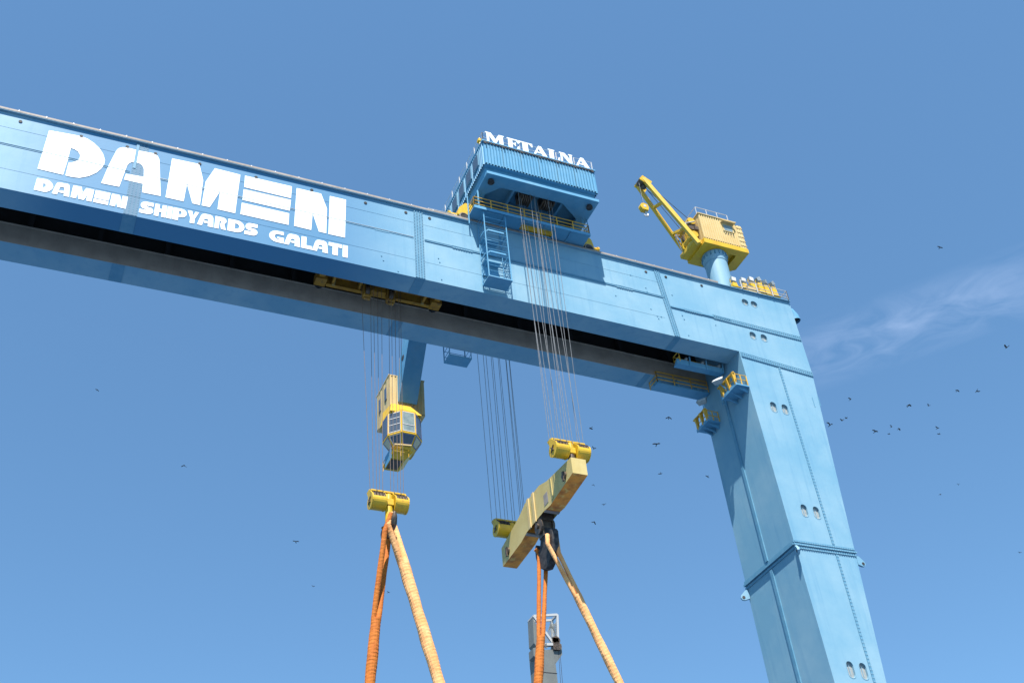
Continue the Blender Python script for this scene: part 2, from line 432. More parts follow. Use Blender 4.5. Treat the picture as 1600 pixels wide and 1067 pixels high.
# small line: same word scaled, then stencil capitals
bx0, bx1 = min(p.x for q in DAMEN for p in q), max(p.x for q in DAMEN for p in q)
bz0, bz1 = min(p.z for q in DAMEN for p in q), max(p.z for q in DAMEN for p in q)
s0, s1 = P(52.7, 296.6, Y=-.032), P(196.3, 327.2, Y=-.032)
t0, t1 = P(58, 277.5, Y=-.032), P(199, 307.3, Y=-.032)
lt = MB()
sx_ = (s1.x - s0.x) / (bx1 - bx0); hh = ((t0.z - s0.z) + (t1.z - s1.z)) / 2
for poly in DAMEN:
    q = []
    for p in poly:
        a = (p.x - bx0) / (bx1 - bx0)
        q.append((s0.x + a * (s1.x - s0.x), -.032, s0.z + a * (s1.z - s0.z) + (p.z - bz0) / (bz1 - bz0) * hh))
    lt.prism(q, (0, .03, 0))
def arc(cx, cy, rx, ry, a0, a1, n=7):
    return [(cx + rx * math.cos(math.radians(a0 + (a1 - a0) * i / n)), cy + ry * math.sin(math.radians(a0 + (a1 - a0) * i / n))) for i in range(n + 1)]
GL = {
 'S': [[(0, 0), (.62, 0)] + arc(.62, .30, .38, .30, -90, 60) + [(.62, .58), (.42, .62), (.50, .70), (.96, .70), (.96, 1), (.40, 1)] + arc(.40, .68, .36, .32, 90, 235) + [(.55, .36), (.50, .30), (0, .30)]],
 'H': [[(0, 0), (.38, 0), (.38, .38), (.62, .38), (.62, 0), (1, 0), (1, 1), (.62, 1), (.62, .64), (.38, .64), (.38, 1), (0, 1)]],
 'I': [[(0, 0), (1, 0), (1, 1), (0, 1)]],
 'P': [[(0, 0), (.42, 0), (.42, .30), (.60, .30)] + arc(.62, .65, .38, .35, -90, 90) + [(0, 1)]],
 'Y': [[(.30, 0), (.70, 0), (.70, .40), (1, 1), (.68, 1), (.52, .60), (.40, 1), (0, 1), (.30, .42)]],
 'A': [[(0, 0), (.30, 0), (.36, .36), (.42, .56), (.56, .62), (.66, .52), (.66, .42), (.40, .42), (.40, .24), (.66, .24), (.66, 0), (1, 0), (.94, .78), (.86, .94), (.72, 1), (.40, 1), (.26, .94), (.18, .80)]],
 'R': [[(0, 0), (.38, 0), (.38, .66), (.52, .66), (.52, .50), (.44, .40), (.60, 0), (1, 0), (.82, .40)] + arc(.64, .72, .34, .28, -50, 90) + [(0, 1)]],
 'D': [[(0, 0), (.50, 0)] + arc(.52, .5, .48, .5, -90, 90, 10) + [(0, 1)]],
 'G': [[(1, 0), (1, .48), (.55, .48), (.55, .36), (.66, .36), (.66, .28)] + arc(.60, .50, .24, .24, -70, -270, 6) + [(.96, .72), (.96, 1), (.55, 1)] + arc(.52, .5, .52, .5, 90, 270, 9)],
 'L': [[(0, 0), (1, 0), (1, .30), (.46, .30), (.46, 1), (0, 1)]],
 'T': [[(.30, 0), (.70, 0), (.70, .70), (1, .70), (1, 1), (0, 1), (0, .70), (.30, .70)]],
}
HOLES = {'D': [[(.42, .28), (.50, .28)] + arc(.50, .5, .20, .22, -80, 80, 5) + [(.42, .72)]], 'P': [[(.42, .52), (.54, .52), (.62, .58), (.62, .74), (.54, .8), (.42, .8)]]}
def textline(mb, spec, base0, base1, h0, h1):
    """spec: (letter, u0, u1) fractions along the baseline"""
    for ch, u0, u1 in spec:
        def tr(l):
            out = []
            for x, y in l:
                a = u0 + (u1 - u0) * x
                bz = base0.z + a * (base1.z - base0.z)
                out.append((base0.x + a * (base1.x - base0.x), -.032, bz + y * (h0 + a * (h1 - h0))))
            return out
        mb.prism(tr(GL[ch][0]), (0, .03, 0), [tr(h) for h in HOLES.get(ch, [])])
b0, b1 = P(216.9, 331.8, Y=-.032), P(401.9, 369.6, Y=-.032)
h0 = P(221.3, 313.9, Y=-.032).z - b0.z; h1 = P(402, 351, Y=-.032).z - b1.z
W_ = 1480.0
o = lt.build('lettering', WHITE, girder1); o['label'] = 'small white word DAMEN'; lt = MB()
textline(lt, [(c, (a - 55) / W_, (e - 55) / W_) for c, a, e in (('S',55,222),('H',235,378),('I',388,447),('P',457,628),('Y',634,775),('A',768,972),('R',985,1132),('D',1150,1362),('S',1368,1535))], b0, b1, h0, h1)
o = lt.build('lettering', WHITE, girder1); o['label'] = 'small white word SHIPYARDS'; lt = MB()
b0, b1 = P(390 + 213/S7, 260 + 822/S7, Y=-.032), P(390 + 1090/S7, 260 + 1017/S7, Y=-.032)
h0 = P(390 + 225/S7, 260 + 700/S7, Y=-.032).z - b0.z; h1 = P(390 + 1090/S7, 260 + 885/S7, Y=-.032).z - b1.z
W_ = 877.0
textline(lt, [(c, (a - 213) / W_, (e - 213) / W_) for c, a, e in (('G',213,376),('A',380,555),('L',567,688),('A',690,866),('T',872,1022),('I',1032,1090))], b0, b1, h0, h1)
o = lt.build('lettering', WHITE, girder1); o['label'] = 'small white word GALATI'

# ---- the leg: knee block and tapering shaft, windows cut right through the front plate
def lx(z): return 53.5 + (62.62 - z) * .0221
def rx(z): return 61.05 - max(0, 61.8 - z) * .0737
def yb(z): return 6.58 + (62.62 - z) * .0245
def stadium(cx, cz, w_, h_, y, n=7):
    pts = []
    r_ = w_ / 2
    for i in range(n + 1): a = math.pi * i / n; pts.append((cx + r_ * math.cos(a), y, cz + h_ / 2 - r_ + r_ * math.sin(a)))
    for i in range(n + 1): a = math.pi + math.pi * i / n; pts.append((cx + r_ * math.cos(a), y, cz - h_ / 2 + r_ + r_ * math.sin(a)))
    return pts
ports = []
for px, py, w_, h_ in ((1164, 472, .72, .72), (1178, 475.3, .72, .72), (1176.2, 524.2, .66, .84), (1193.6, 528, .66, .84), (1208.7, 635.7, .62, 1.06), (1226.7, 639.5, .62, 1.06), (1256.8, 797.3, .58, 1.14), (1276, 800.7, .58, 1.14), (1329.3, 1045.5, .60, 1.28), (1349.5, 1048, .60, 1.28)):
    p = P(px, py, Y=0); ports.append((p.x, p.z, w_, h_))
lg = MB()
outer = [(lx(0), 0, 0), (rx(0), 0, 0), (rx(61.8), 0, 61.8), (60.97, 0, ZT), (53.5, 0, ZT), (53.5, 0, ZS)]
lg.sheet(outer, [stadium(x, z, w_, h_, 0) for x, z, w_, h_ in ports])
# sides, back
lg.add([(lx(0), 0, 0), (lx(0), yb(0), 0), (53.5, yb(ZS), ZS), (53.5, 0, ZS)], [(0, 1, 2, 3)])
lg.add([(rx(0), 0, 0), (rx(0), yb(0), 0), (61.05, yb(61.8), 61.8), (61.05, 0, 61.8)], [(0, 1, 2, 3)])
lg.add([(lx(0), yb(0), 0), (rx(0), yb(0), 0), (61.05, yb(61.8), 61.8), (53.5, yb(ZS), ZS)], [(0, 1, 2, 3)])
lg.add([(61.05, 0, 61.8), (61.05, 7.45, 61.8), (60.97, 7.45, ZT), (60.97, 0, ZT)], [(0, 1, 2, 3)])
lg.add([(53.5, yb(ZS), ZS), (53.5, 7.45, ZS), (61.05, 7.45, 61.8), (61.05, yb(61.8), 61.8)], [(0, 1, 2, 3)])
lg.add([(53.5, 7.45, ZS), (61.05, 7.45, 61.8), (60.97, 7.45, ZT), (53.5, 7.45, ZT)], [(0, 1, 2, 3)])
lg.add([(53.5, 0, ZT), (60.97, 0, ZT), (60.97, 7.45, ZT), (53.5, 7.45, ZT)], [(0, 1, 2, 3)])
lg.add([(53.5, 0, ZS), (53.5, 7.45, ZS), (53.5, 7.45, ZT), (53.5, 0, ZT)], [(0, 1, 2, 3)])
leg = lg.build('leg', BLUE, crane, fixn=False)
for x, z, w_, h_ in ports:
    b = MB()
    ring = stadium(x, z, w_, h_, 0); ring2 = [(a, .16, c) for a, _, c in ring]
    n = len(ring); 
    b.add(ring + ring2, [(i, (i + 1) % n, n + (i + 1) % n, n + i) for i in range(n)])
    og = stadium(x, z, w_ + .09, h_ + .09, -.02)
    b.add([(a, -.02, c) for a, _, c in ring] + og, [(i, (i + 1) % n, n + (i + 1) % n, n + i) for i in range(n)])
    b.mi = 1; b.sheet(ring2)
    b.mi = 0; b.box((x - .02, .12, z - h_ * .3), (x + .02, .15, z + h_ * .3))
    b.build('porthole', [BLUE, PORT], leg, fixn=False)
# flange bands and seams on the leg
z0_ = P(1165, 553, Y=0).z
seam([(53.6, 62.30), (61.04, 61.72)], .52, .07, leg, 'flange_band', bolts=3)
seam([(51.6, 66.12), (60.95, 65.86)], .50, .06, leg, 'flange_band', bolts=3)
zb_ = 43.55
seam([(lx(zb_) - .15, zb_ - .02), (rx(zb_) + .12, zb_ + .05)], .14, .10, leg, 'flange_band', bolts=1)
seam([(lx(zb_), zb_ + .28), (rx(zb_), zb_ + .33)], .16, .05, leg, 'flange_band', bolts=1)
seam([(lx(zb_), zb_ - .28), (rx(zb_), zb_ - .21)], .16, .05, leg, 'flange_band', bolts=1)
b = MB()                                                # same joint round the inner face
for dz, off, hh_ in ((0, .20, .16), (.27, .08, .18), (-.27, .08, .18)):
    b.box((lx(zb_) - off, .003, zb_ + dz - hh_ / 2), (lx(zb_) + .1, yb(zb_) + .1, zb_ + dz + hh_ / 2))
b.build('flange_band', BLUE_BAND, leg)
def vseam(x0, x1, za, zb2, wd, y=0, off=.05):
    b = MB(); n = 60
    b.hexa([(x0 - wd / 2, y - off, za), (x0 + wd / 2, y - off, za), (x0 + wd / 2, y, za), (x0 - wd / 2, y, za), (x1 - wd / 2, y - off, zb2), (x1 + wd / 2, y - off, zb2), (x1 + wd / 2, y, zb2), (x1 - wd / 2, y, zb2)])
    b.mi = 1
    n = int((zb2 - za) / .3)
    for i in range(n):
        t = (i + .5) / n; xx = x0 + (x1 - x0) * t; z = za + (zb2 - za) * t
        for q in (-.3, .3): b.box((xx + q * wd - .03, y - off - .03, z - .05), (xx + q * wd + .03, y - off, z + .05))
    b.build('seam_rib', [BLUE_BAND, BLUE], leg)
vseam(57.72, 57.42, 43.98, 61.70, .20); vseam(57.95, 57.74, 5, 43.15, .20)
b = MB()                                                # vertical seam down the inner face
for za, zb2 in ((5, 43.1), (43.95, ZS - .1)):
    b.hexa([(lx(za) - .12, 3.45 + (62 - za) * .012 - .16, za), (lx(za) + .02, 3.45 + (62 - za) * .012 - .16, za), (lx(za) + .02, 3.45 + (62 - za) * .012 + .16, za), (lx(za) - .12, 3.45 + (62 - za) * .012 + .16, za),
            (lx(zb2) - .12, 3.29, zb2), (lx(zb2) + .02, 3.29, zb2), (lx(zb2) + .02, 3.61, zb2), (lx(zb2) - .12, 3.61, zb2)])
b.build('seam_rib', BLUE_BAND, leg)
def lug(x, y, z, dx, dy=0):
    b = MB()
    d = Vector((dx, dy, 0)).normalized(); n = Vector((-d.y, d.x, 0)) * .09
    p0 = Vector((x, y, z))
    pts = [p0 + Vector((0, 0, .35)), p0 + d * .25 + Vector((0, 0, .30)), p0 + d * .68 + Vector((0, 0, -.12)), p0 + d * .74 + Vector((0, 0, -.32)), p0 + d * .62 + Vector((0, 0, -.52)), p0 + d * .42 + Vector((0, 0, -.56)), p0 + Vector((0, 0, -.45))]
    b.prism([p - n for p in pts], n * 2)
    c = p0 + d * .50 + Vector((0, 0, -.32))
    b.mi = 1; b.cyl(c - n * 1.3, c + n * 1.3, .13, n=12)
    b.build('lifting_lug', [BLUE, BLACK], leg, fixn=True)
lug(rx(42.9), .06, 43.0, 1); lug(lx(42.9) - .02, .0, 43.0, -.5, -1); lug(lx(42.6), yb(42.6) - .1, 42.8, -1, .4)
# vent cowl at the outer edge of the knee
b = MB()
c0, c1, c2 = P(1238, 487, Y=1.2), P(1249, 493, Y=1.2), P(1246.5, 511, Y=1.2)
b.tube([(60.9, 1.2, c0.z - .35), (61.3, 1.2, c0.z - .10), (61.75, 1.2, c0.z - .28), (62.05, 1.2, c0.z - .75), (62.12, 1.2, c0.z - 1.25)], [.42, .46, .5, .54, .56], 14, cap=False)
b.mi = 1; b.cyl((62.08, 1.2, c0.z - 1.0), (62.09, 1.2, c0.z - 1.05), .5, n=14)
b.build('vent_cowl', [BLUE2, BLACK], leg, smooth=True)
# small painted ladder mark near the outer edge
for px, py in ((1271, 628), (1280, 627)):
    p = P(px, py, Y=0); b = MB(); b.box((p.x - .03, -.03, p.z - .55), (p.x + .03, 0.01, p.z + .5)); b.build('weld_strip', BLUE_BAND, leg)

def railing(mb, pts, h=1.1, posts=1.5, r=.035, mid=(.5,), postr=None):
    pts = [Vector(p) for p in pts]
    for a, b_ in zip(pts[:-1], pts[1:]):
        for hh_ in (h, *[h * q for q in mid]):
            mb.tube([a + Vector((0, 0, hh_)), b_ + Vector((0, 0, hh_))], r, 6)
        n = max(1, round((b_ - a).length / posts))
        for i in range(n + 1):
            p = a.lerp(b_, i / n); mb.tube([p, p + Vector((0, 0, h))], postr or r, 6)
# railing at the outer end of the girder top
b = MB()
railing(b, [(55.6, -.25, ZT + .06), (60.75, -.25, ZT + .06), (60.75, 3.2, ZT + .06)], 1.1, 1.75, .035, (.5, .2), .05)
b.build('railing', GALV, crane)
b = MB()
railing(b, [(24.9, .1, ZT + .26), (27.4, .1, ZT + .30)], .62, 2.4, .03, (), .05)
b.build('railing', GALV, crane)
# two service platforms on the leg
def platform(x0, y0, y1, z, name_label):
    b = MB()
    X1 = lx(z)
    b.box((x0, y0, z - .12), (X1 - .002, y1, z))
    for yq in (y0 + .3, (y0 + y1) / 2, y1 - .4):
        b.prism([(x0 + .25, yq, z - .122), (X1 - .004, yq, z - .122), (X1 - .004, yq, z - .55)], (0, .1, 0))
    b.box((x0 - .02, y0 - .03, z - .2), (x0 + .06, y1 + .02, z + .1))
    pl = b.build('platform', BLUE2, crane)
    pl['label'] = name_label
    r_ = MB()
    railing(r_, [(X1 - .05, y0 + .05, z), (x0 + .05, y0 + .05, z), (x0 + .05, y1 - .05, z)], 1.05, .75, .04, (.5,), .05)
    r_.beam((x0 - .06, y0 - .1, z + 1.1), (x0 - .06, y1 + .1, z + 1.1), .16, .10)
    for q in (.04, .42, .85):
        y = y0 + (y1 - y0) * q
        r_.hexa([(x0 - .02, y - .06, z - .1), (x0 + .12, y - .06, z - .1), (x0 + .12, y + .06, z - .1), (x0 - .02, y + .06, z - .1), (x0 - .22, y - .12, z + 1.1), (x0 + .16, y - .12, z + 1.1), (x0 + .16, y + .12, z + 1.1), (x0 - .22, y + .12, z + 1.1)])
    r_.build('railing', YRAIL, pl)
platform(52.25, .0, 2.35, 58.85, 'nearer blue service platform with yellow railing')
platform(52.25, 4.9, 6.75, 58.42, 'farther blue service platform with yellow railing')
# walkways under the girders beside the leg
b = MB(); b.hexa([(48.5, 2.45, 61.98), (53.3, 2.45, 61.98), (53.3, 3.1, 61.98), (48.5, 3.1, 61.98), (48.5, 2.40, 62.46), (53.3, 2.40, 62.46), (53.3, 2.46, 62.46), (48.5, 2.46, 62.46)])
for x in (49.8, 51.5, 53.2): b.beam((x, 2.28, 62.9), (x, 2.42, 61.9), .10)
wk = b.build('walkway', BLUE2, crane); wk['label'] = 'blue enclosed walkway under the nearer girder'
r_ = MB(); 
railing(r_, [(53.2, 3.0, 62.0), (48.6, 3.0, 62.0), (48.6, 2.1, 62.0)], 1.05, 1.55, .04, (.5,))
r_.build('railing', YRAIL, wk)
for x in (49.5, 51.2, 52.9): lm = MB(); lm.cyl((x, 2.55, 62.62), (x, 2.3, 62.66), .15, .11, n=10); lm.build('bulkhead_lamp', LAMPB, wk)
b = MB(); b.box((48.0, 5.25, 61.75), (53.4, 6.4, 61.85))
for x in (48.3, 50.2, 52.2): b.box((x, 5.3, 61.852), (x + .12, 6.4, 62.6))
wk = b.build('walkway', BLUE2, crane); wk['label'] = 'walkway with yellow railing under the farther girder'
r_ = MB(); railing(r_, [(53.3, 5.2, 61.85), (48.0, 5.2, 61.85), (48.0, 6.5, 61.85)], 1.15, 1.75, .045, (.62, .28))
r_.build('railing', YRAIL, wk)
# small caged ladder between walkway and leg
b = MB()
for x in (52.9, 53.3):
    b.tube([(x, 3.2, 58.9), (x, 3.2, 63.2)], .04, 6)
for i in range(13): b.tube([(52.9, 3.2, 59.1 + i * .32), (53.3, 3.2, 59.1 + i * .32)], .025, 5)
b.build('ladder', BLUE2, crane)

# ------------------------------------------------------------------ upper trolley
HX0, HX1 = 28.78, 39.38
HY0, HY1 = -3.6, 11.0
HZ0, HZ1 = 74.28, 77.02
TC = .2                                               # rail height over the camber
trolley = thing('upper_trolley', (34, 3.7, ZT + .4), 'pale blue corrugated hoist house straddling the girders above the ropes', 'crane trolley')
def corr(mb, p, q, z0, z1, out, pitch=.29, depth=.13, skip=()):
    p, q, out = Vector(p), Vector(q), Vector(out)
    L_ = (q - p).length; n = int(round(L_ / pitch)); d = (q - p) / n
    prof = []
    for i in range(n):
        a = p + d * i
        prof += [a, a + d * .12 + out * depth, a + d * .55 + out * depth, a + d * .67]
    prof.append(q)
    vs = [(v_.x, v_.y, z0) for v_ in prof] + [(v_.x, v_.y, z1) for v_ in prof]
    k = len(prof)
    mb.add(vs, [(i, i + 1, k + i + 1, k + i) for i in range(k - 1)])
b = MB()
corr(b, (HX0, HY0, 0), (HX1, HY0, 0), HZ0, HZ1, (0, -1, 0))
corr(b, (HX1, HY0, 0), (HX1, HY1, 0), HZ0, HZ1, (1, 0, 0))
corr(b, (HX1, HY1, 0), (HX0, HY1, 0), HZ0, HZ1, (0, 1, 0))
corr(b, (HX0, HY1, 0), (HX0, HY0, 0), HZ0, HZ1, (-1, 0, 0))
b.box((HX0 + .02, HY0 + .02, HZ0 + .02), (HX1 - .02, HY1 - .02, HZ0 + .06))
house = b.build('hoist_house', BLUE2, trolley, fixn=False)
b = MB(); b.box((HX0 - .16, HY0 - .16, HZ1 + .002), (HX1 + .16, HY1 + .16, HZ1 + .14)); b.build('roof', BLUE2, house)
n = 37                                                 # dark fixing heads under the eaves
for i in range(n):
    x = HX0 + (i + .34) * (HX1 - HX0) / n
    big = i % 6 == 0
    s_ = .12 if big else .075
    b = MB(); b.box((x - s_, HY0 - .22, HZ1 - .12 - s_ * 1.6), (x + s_, HY0 - .135, HZ1 - .02)); b.build('eaves_fixing', BLACK, house)
for i in range(1, 6):                                  # cladding joints
    x = HX0 + (HX1 - HX0) * i / 6.17; b = MB(); b.box((x - .03, HY0 - .17, HZ0), (x + .03, HY0 - .131, HZ1 - .1)); b.build('cladding_joint', BLUE_BAND, house)
for px, py in ((743, 252), (732.3, 273), (721.6, 296), (711, 317), (700, 333)):
    p = P(px, py, X=HX0 - .14); b = MB()
    b.box((HX0 - .20, p.y - .62, 75.0), (HX0 - .12, p.y + .62, 76.55)); b.mi = 1
    b.box((HX0 - .215, p.y - .52, 75.1), (HX0 - .19, p.y + .52, 76.45))
    b.build('window', [BLUE_BAND, GLASS], house)
r_ = MB(); railing(r_, [(HX1, HY0 + .05, HZ1 + .14), (HX0, HY0 + .05, HZ1 + .14), (HX0, HY1, HZ1 + .14)], 1.15, 1.77, .022, (.5,), .05)
r_.build('roof_railing', GALV, house)
b = MB(); b.tube([(HX0 - .02, HY0 + .6, HZ1 + .1), (HX0 - .02, HY0 + .6, HZ1 + 1.1)], .09, 8); b.box((HX0 - .2, HY0 + .45, HZ1 + .65), (HX0 + .16, HY0 + .8, HZ1 + .95))
b.build('railing_gate_post', YEL, house)  # yellow railing gate post at the roof corner
# METALNA sign standing on the eaves
SG = {
 'M': [(0,0),(.26,0),(.26,.07),(.19,.1),(.19,.68),(.47,0),(.52,0),(.74,.62),(.74,.1),(.67,.07),(.67,0),(1,0),(1,.07),(.94,.1),(.94,.9),(1,.93),(1,1),(.72,1),(.53,.45),(.30,1),(0,1),(0,.93),(.07,.9),(.07,.1),(0,.07)],
 'E': [(0,0),(1,0),(1,.36),(.92,.36),(.82,.1),(.46,.1),(.46,.46),(.62,.46),(.68,.34),(.74,.34),(.74,.70),(.68,.70),(.62,.58),(.46,.58),(.46,.9),(.80,.9),(.90,.68),(.97,.68),(.97,1),(0,1),(0,.93),(.1,.9),(.1,.1),(0,.07)],
 'T': [(.22,0),(.78,0),(.78,.07),(.68,.1),(.68,.9),(.82,.88),(.93,.66),(1,.66),(1,1),(0,1),(0,.66),(.07,.66),(.18,.88),(.32,.9),(.32,.1),(.22,.07)],
 'A': [(0,0),(.30,0),(.30,.07),(.21,.1),(.27,.28),(.58,.28),(.64,.1),(.55,.07),(.55,0),(1,0),(1,.07),(.94,.1),(.60,1),(.42,1),(.08,.1),(0,.07)],
 'L': [(0,0),(1,0),(1,.40),(.92,.40),(.80,.1),(.48,.1),(.48,.9),(.58,.93),(.58,1),(0,1),(0,.93),(.1,.9),(.1,.1),(0,.07)],
 'N': [(0,0),(.30,0),(.30,.07),(.21,.1),(.21,.76),(.74,0),(.93,0),(.93,.9),(1,.93),(1,1),(.70,1),(.70,.93),(.79,.9),(.79,.42),(.42,1),(0,1),(0,.93),(.09,.9),(.09,.1),(0,.07)],
}
SGH = {'A': [(.31,.38),(.54,.38),(.425,.70)]}
for ch, a, e in (('M',118,366),('E',405,558),('T',548,742),('A',735,940),('L',948,1098),('N',1098,1272),('A',1292,1500)):
    def sp(x): 
        px = 745 + x / 8.42; py = 195 + (215 + (x - 120) * .272) / 8.42
        return P(px, py, Y=HY0 - .02)
    x0, x1 = sp(a).x, sp(e).x
    zb0 = HZ1 + .14
    h_ = 1.30
    b = MB()
    tr = lambda l: [(x0 + u_ * (x1 - x0), HY0 - .06, zb0 + v_ * h_) for u_, v_ in l]
    b.prism(tr(SG[ch]), (0, .08, 0), [tr(SGH[ch])] if ch in SGH else [])
    b.build('sign_letter', WHITE, house)
# chassis
b = MB()
b.box((HX0 + .15, HY0 + .4, HZ0 - .12), (HX1 - .1, HY1 - .4, HZ0 + .018))
for xa, xb_, ya_, yb_ in ((HX0 + .15, HX1 - .1, HY0 + .4, HY0 + .5), (HX0 + .15, HX1 - .1, HY1 - .5, HY1 - .4), (HX0 + .15, HX0 + .25, HY0 + .5, HY1 - .5), (HX1 - .2, HX1 - .1, HY0 + .5, HY1 - .5), (31.9, 32.1, -2.2, 9.5), (36.5, 36.7, -2.2, 9.5)):
    b.box((xa, ya_, 73.522), (xb_, yb_, HZ0 - .122))
b.box((32.102, -.2, 73.3), (36.498, 7.6, HZ0 - .13))
b.build('chassis', BLUE2, trolley)
b = MB()
CZ = 73.22
b.prism([(HX0 + .12, HY0 + .05, CZ), (HX1 + .1, HY0 + .05, CZ), (HX1 + .1, HY1, CZ), (HX0 + .12, HY1, CZ)], (0, 0, .298),
        [[(HX0 + .9, -1.2, CZ), (HX0 + 1.9, -2.35, CZ), (HX1 - 2.9, -2.35, CZ), (HX1 - .9, -1.0, CZ), (HX1 - .9, 8.4, CZ), (HX1 - 2, 9.6, CZ), (HX0 + 2, 9.6, CZ), (HX0 + .9, 8.4, CZ)]])
ch_ = b.build('chassis', BLUE2, trolley); ch_['label'] = 'bottom flange frame of the chassis'
b = MB()
for x in (33.1, 35.2):
    for ys in (-1.6, 9.1):
        b = MB()
        for i in range(4):
            b.cyl((x - .28 + i * .18, ys, 73.5), (x - .20 + i * .18, ys, 73.5), .62, n=22)
        b.cyl((x - .5, ys, 73.5), (x + .6, ys, 73.5), .22, n=12)
        b.box((x - .5, ys - .65, 73.05), (x - .38, ys + .55, HZ0 - .13)); b.box((x + .48, ys - .65, 73.05), (x + .6, ys + .55, HZ0 - .13))
        b.build('sheave', SHEAVE, trolley)
b = MB()
for x, y in ((HX0 + .75, HY0 + .75), (HX1 - .55, HY0 + .75)):
    b.cyl((x, y, CZ - .28), (x, y, CZ), .30, .24, n=14)
b.build('chassis_lamp', BLACK, trolley)
# end carriages and bogies on both rails
for yc, lab in ((.7, 'nearer'), (6.8, 'farther')):
    b = MB(); b.box((28.7, yc - .45, 71.75), (39.6, yc + .45, 73.2)); b.build('end_carriage', DEEP if False else BLUE2, trolley)
    for x0, x1, dr in ((27.6, 30.6, -1), (37.4, 40.55, 1)):
        b = MB()
        xo = x0 if dr < 0 else x1; xi = x1 if dr < 0 else x0
        prof = [(xi, 71.35), (xo - dr * .25, 71.35), (xo, 71.55), (xo - dr * .15, 72.35), (xo - dr * .75, 73.05), (xi, 73.05)]
        b.prism([(x, yc - .55, z) for x, z in prof], (0, 1.1, 0))
        bg = b.build('bogie', YEL, trolley)
        bf = MB(); bf.cyl((xo - dr * .02, yc, 71.75), (xo + dr * .55, yc, 71.75), .24, n=14); bf.cyl((xo + dr * .55, yc, 71.75), (xo + dr * .72, yc, 71.75), .34, n=14)
        bf.build('buffer', YEL, bg)
        for i in range(3):
            xw = x0 + .55 + i * (x1 - x0 - 1.1) / 2
            wh = MB(); zc = ZT + .22 + cam_(xw) + .47
            wh.cyl((xw, yc - .62, zc), (xw, yc - .4, zc), .48, n=24); wh.mi = 1
            wh.tube([(xw + .40 * math.cos(a), yc - .63, zc + .40 * math.sin(a)) for a in [i_ * math.pi / 10 for i_ in range(21)]], .05, 5, cap=False)
            wh.mi = 0; wh.cyl((xw, yc - .3, zc), (xw, yc + .3, zc), .48, n=24)
            wh.build('wheel', [BLACK, KERB], bg)
# access walkway along the front
WZ = 70.93
b = MB()
b.prism([(28.35, -1.62, WZ), (39.25, -1.62, WZ), (39.25, .05, WZ), (28.35, .05, WZ)], (0, 0, .12), [[(33.0, -1.2, WZ), (33.0, -.15, WZ), (36.1, -.15, WZ), (36.1, -1.2, WZ)]])
b.box((28.35, -1.66, WZ - .14), (39.25, -1.622, WZ + .16))
for x in (31.2, 37.4): b.box((x, -1.6, WZ - .12), (x + .08, 0, WZ - .002))
walk = b.build('walkway', BLUE2, trolley)
r_ = MB(); railing(r_, [(28.4, -.3, WZ + .12), (28.4, -1.58, WZ + .12), (39.2, -1.58, WZ + .12), (39.2, -.3, WZ + .12)], 1.1, 1.55, .035, (.62, .25), .05)
r_.build('railing', YRAIL, walk)
b = MB()
for x in (33.2, 34.6, 35.9):
    b.beam((x, -1.1, WZ + .3), (x + .3, -.2, WZ + 1.9), .12)
b.box((33.0, -.15, WZ + .3), (36.3, .1, WZ + .9))
b.build('rope_guide', YRAIL, walk)
b = MB()
for x0, x1 in ((38.9, 38.9), (39.35, 39.35)):
    b.tube([(x0, -1.3, WZ + .1), (x1, -1.3, CZ)], .05, 6)
b.tube([(38.9, -1.3, WZ + .3), (39.35, -1.3, WZ + 1.5)], .03, 5); b.tube([(39.35, -1.3, WZ + .3), (38.9, -1.3, WZ + 1.5)], .03, 5)
b.tube([(28.9, -1.4, WZ + .1), (28.9, -1.4, CZ)], .08, 6); b.tube([(28.3, -.5, WZ - 1), (28.3, -.5, CZ)], .06, 6)
b.build('hanger', BLUE2, trolley)
# ladder towers hanging front and back
def tower(y_out, y_in, zbot, ztop, nm):
    b = MB(); x0, x1 = 29.25, 31.22
    for x in (x0, x1):
        b.tube([(x, y_out, zbot), (x, y_out, ztop)], .055, 6)
        b.tube([(x, y_in, zbot), (x, y_in, ztop)], .045, 6)
    n = int((ztop - zbot) / .62)
    for i in range(1, n + 1):
        z = zbot + i * (ztop - zbot) / (n + .4)
        b.tube([(x0, y_out, z), (x1, y_out, z)], .028, 5)
        b.tube([(x0, y_in, z - .2), (x0, y_out, z - .2)], .03, 5); b.tube([(x1, y_in, z - .2), (x1, y_out, z - .2)], .022, 5)
    tw = b.build('ladder_tower', BLUE2, trolley); tw['label'] = nm
    for z, full in ((zbot, 1), (zbot + 2.75, .0), (zbot + 5.2, .0)):
        q = MB()
        if full: q.box((x0 - .06, y_out - .05, z - .1), (x1 + .06, y_in + (.0 if y_in < 4 else -.0), z))
        else:
            s_ = .16
            pts = [(x0, y_in), (x0, y_out + (.35 if y_out < y_in else -.35)), (x0 + .3, y_out), (x1 - .3, y_out), (x1, y_out + (.35 if y_out < y_in else -.35)), (x1, y_in)]
            for (xa, ya), (xb_, yb_) in zip(pts[:-1], pts[1:]): q.beam((xa, ya, z), (xb_, yb_, z), .05, s_)
            ym = (y_in + y_out) / 2
            q.box((x0 + .05, min(ym, y_in), z - .5), (x1 - .5, max(ym, y_in), z - .44))
            q.box((x0 + .03, y_in - .04 if y_in < 4 else y_in, z - 1.6), (x1 - .5, y_in if y_in < 4 else y_in + .04, z - .5))
        q.build('landing', BLUE2, tw)
tower(-1.42, -.12, 63.5, WZ + .1, 'front ladder tower over the pale web')
tower(9.0, 7.7, 62.45, 72.0, 'rear ladder tower whose foot shows below the girder')

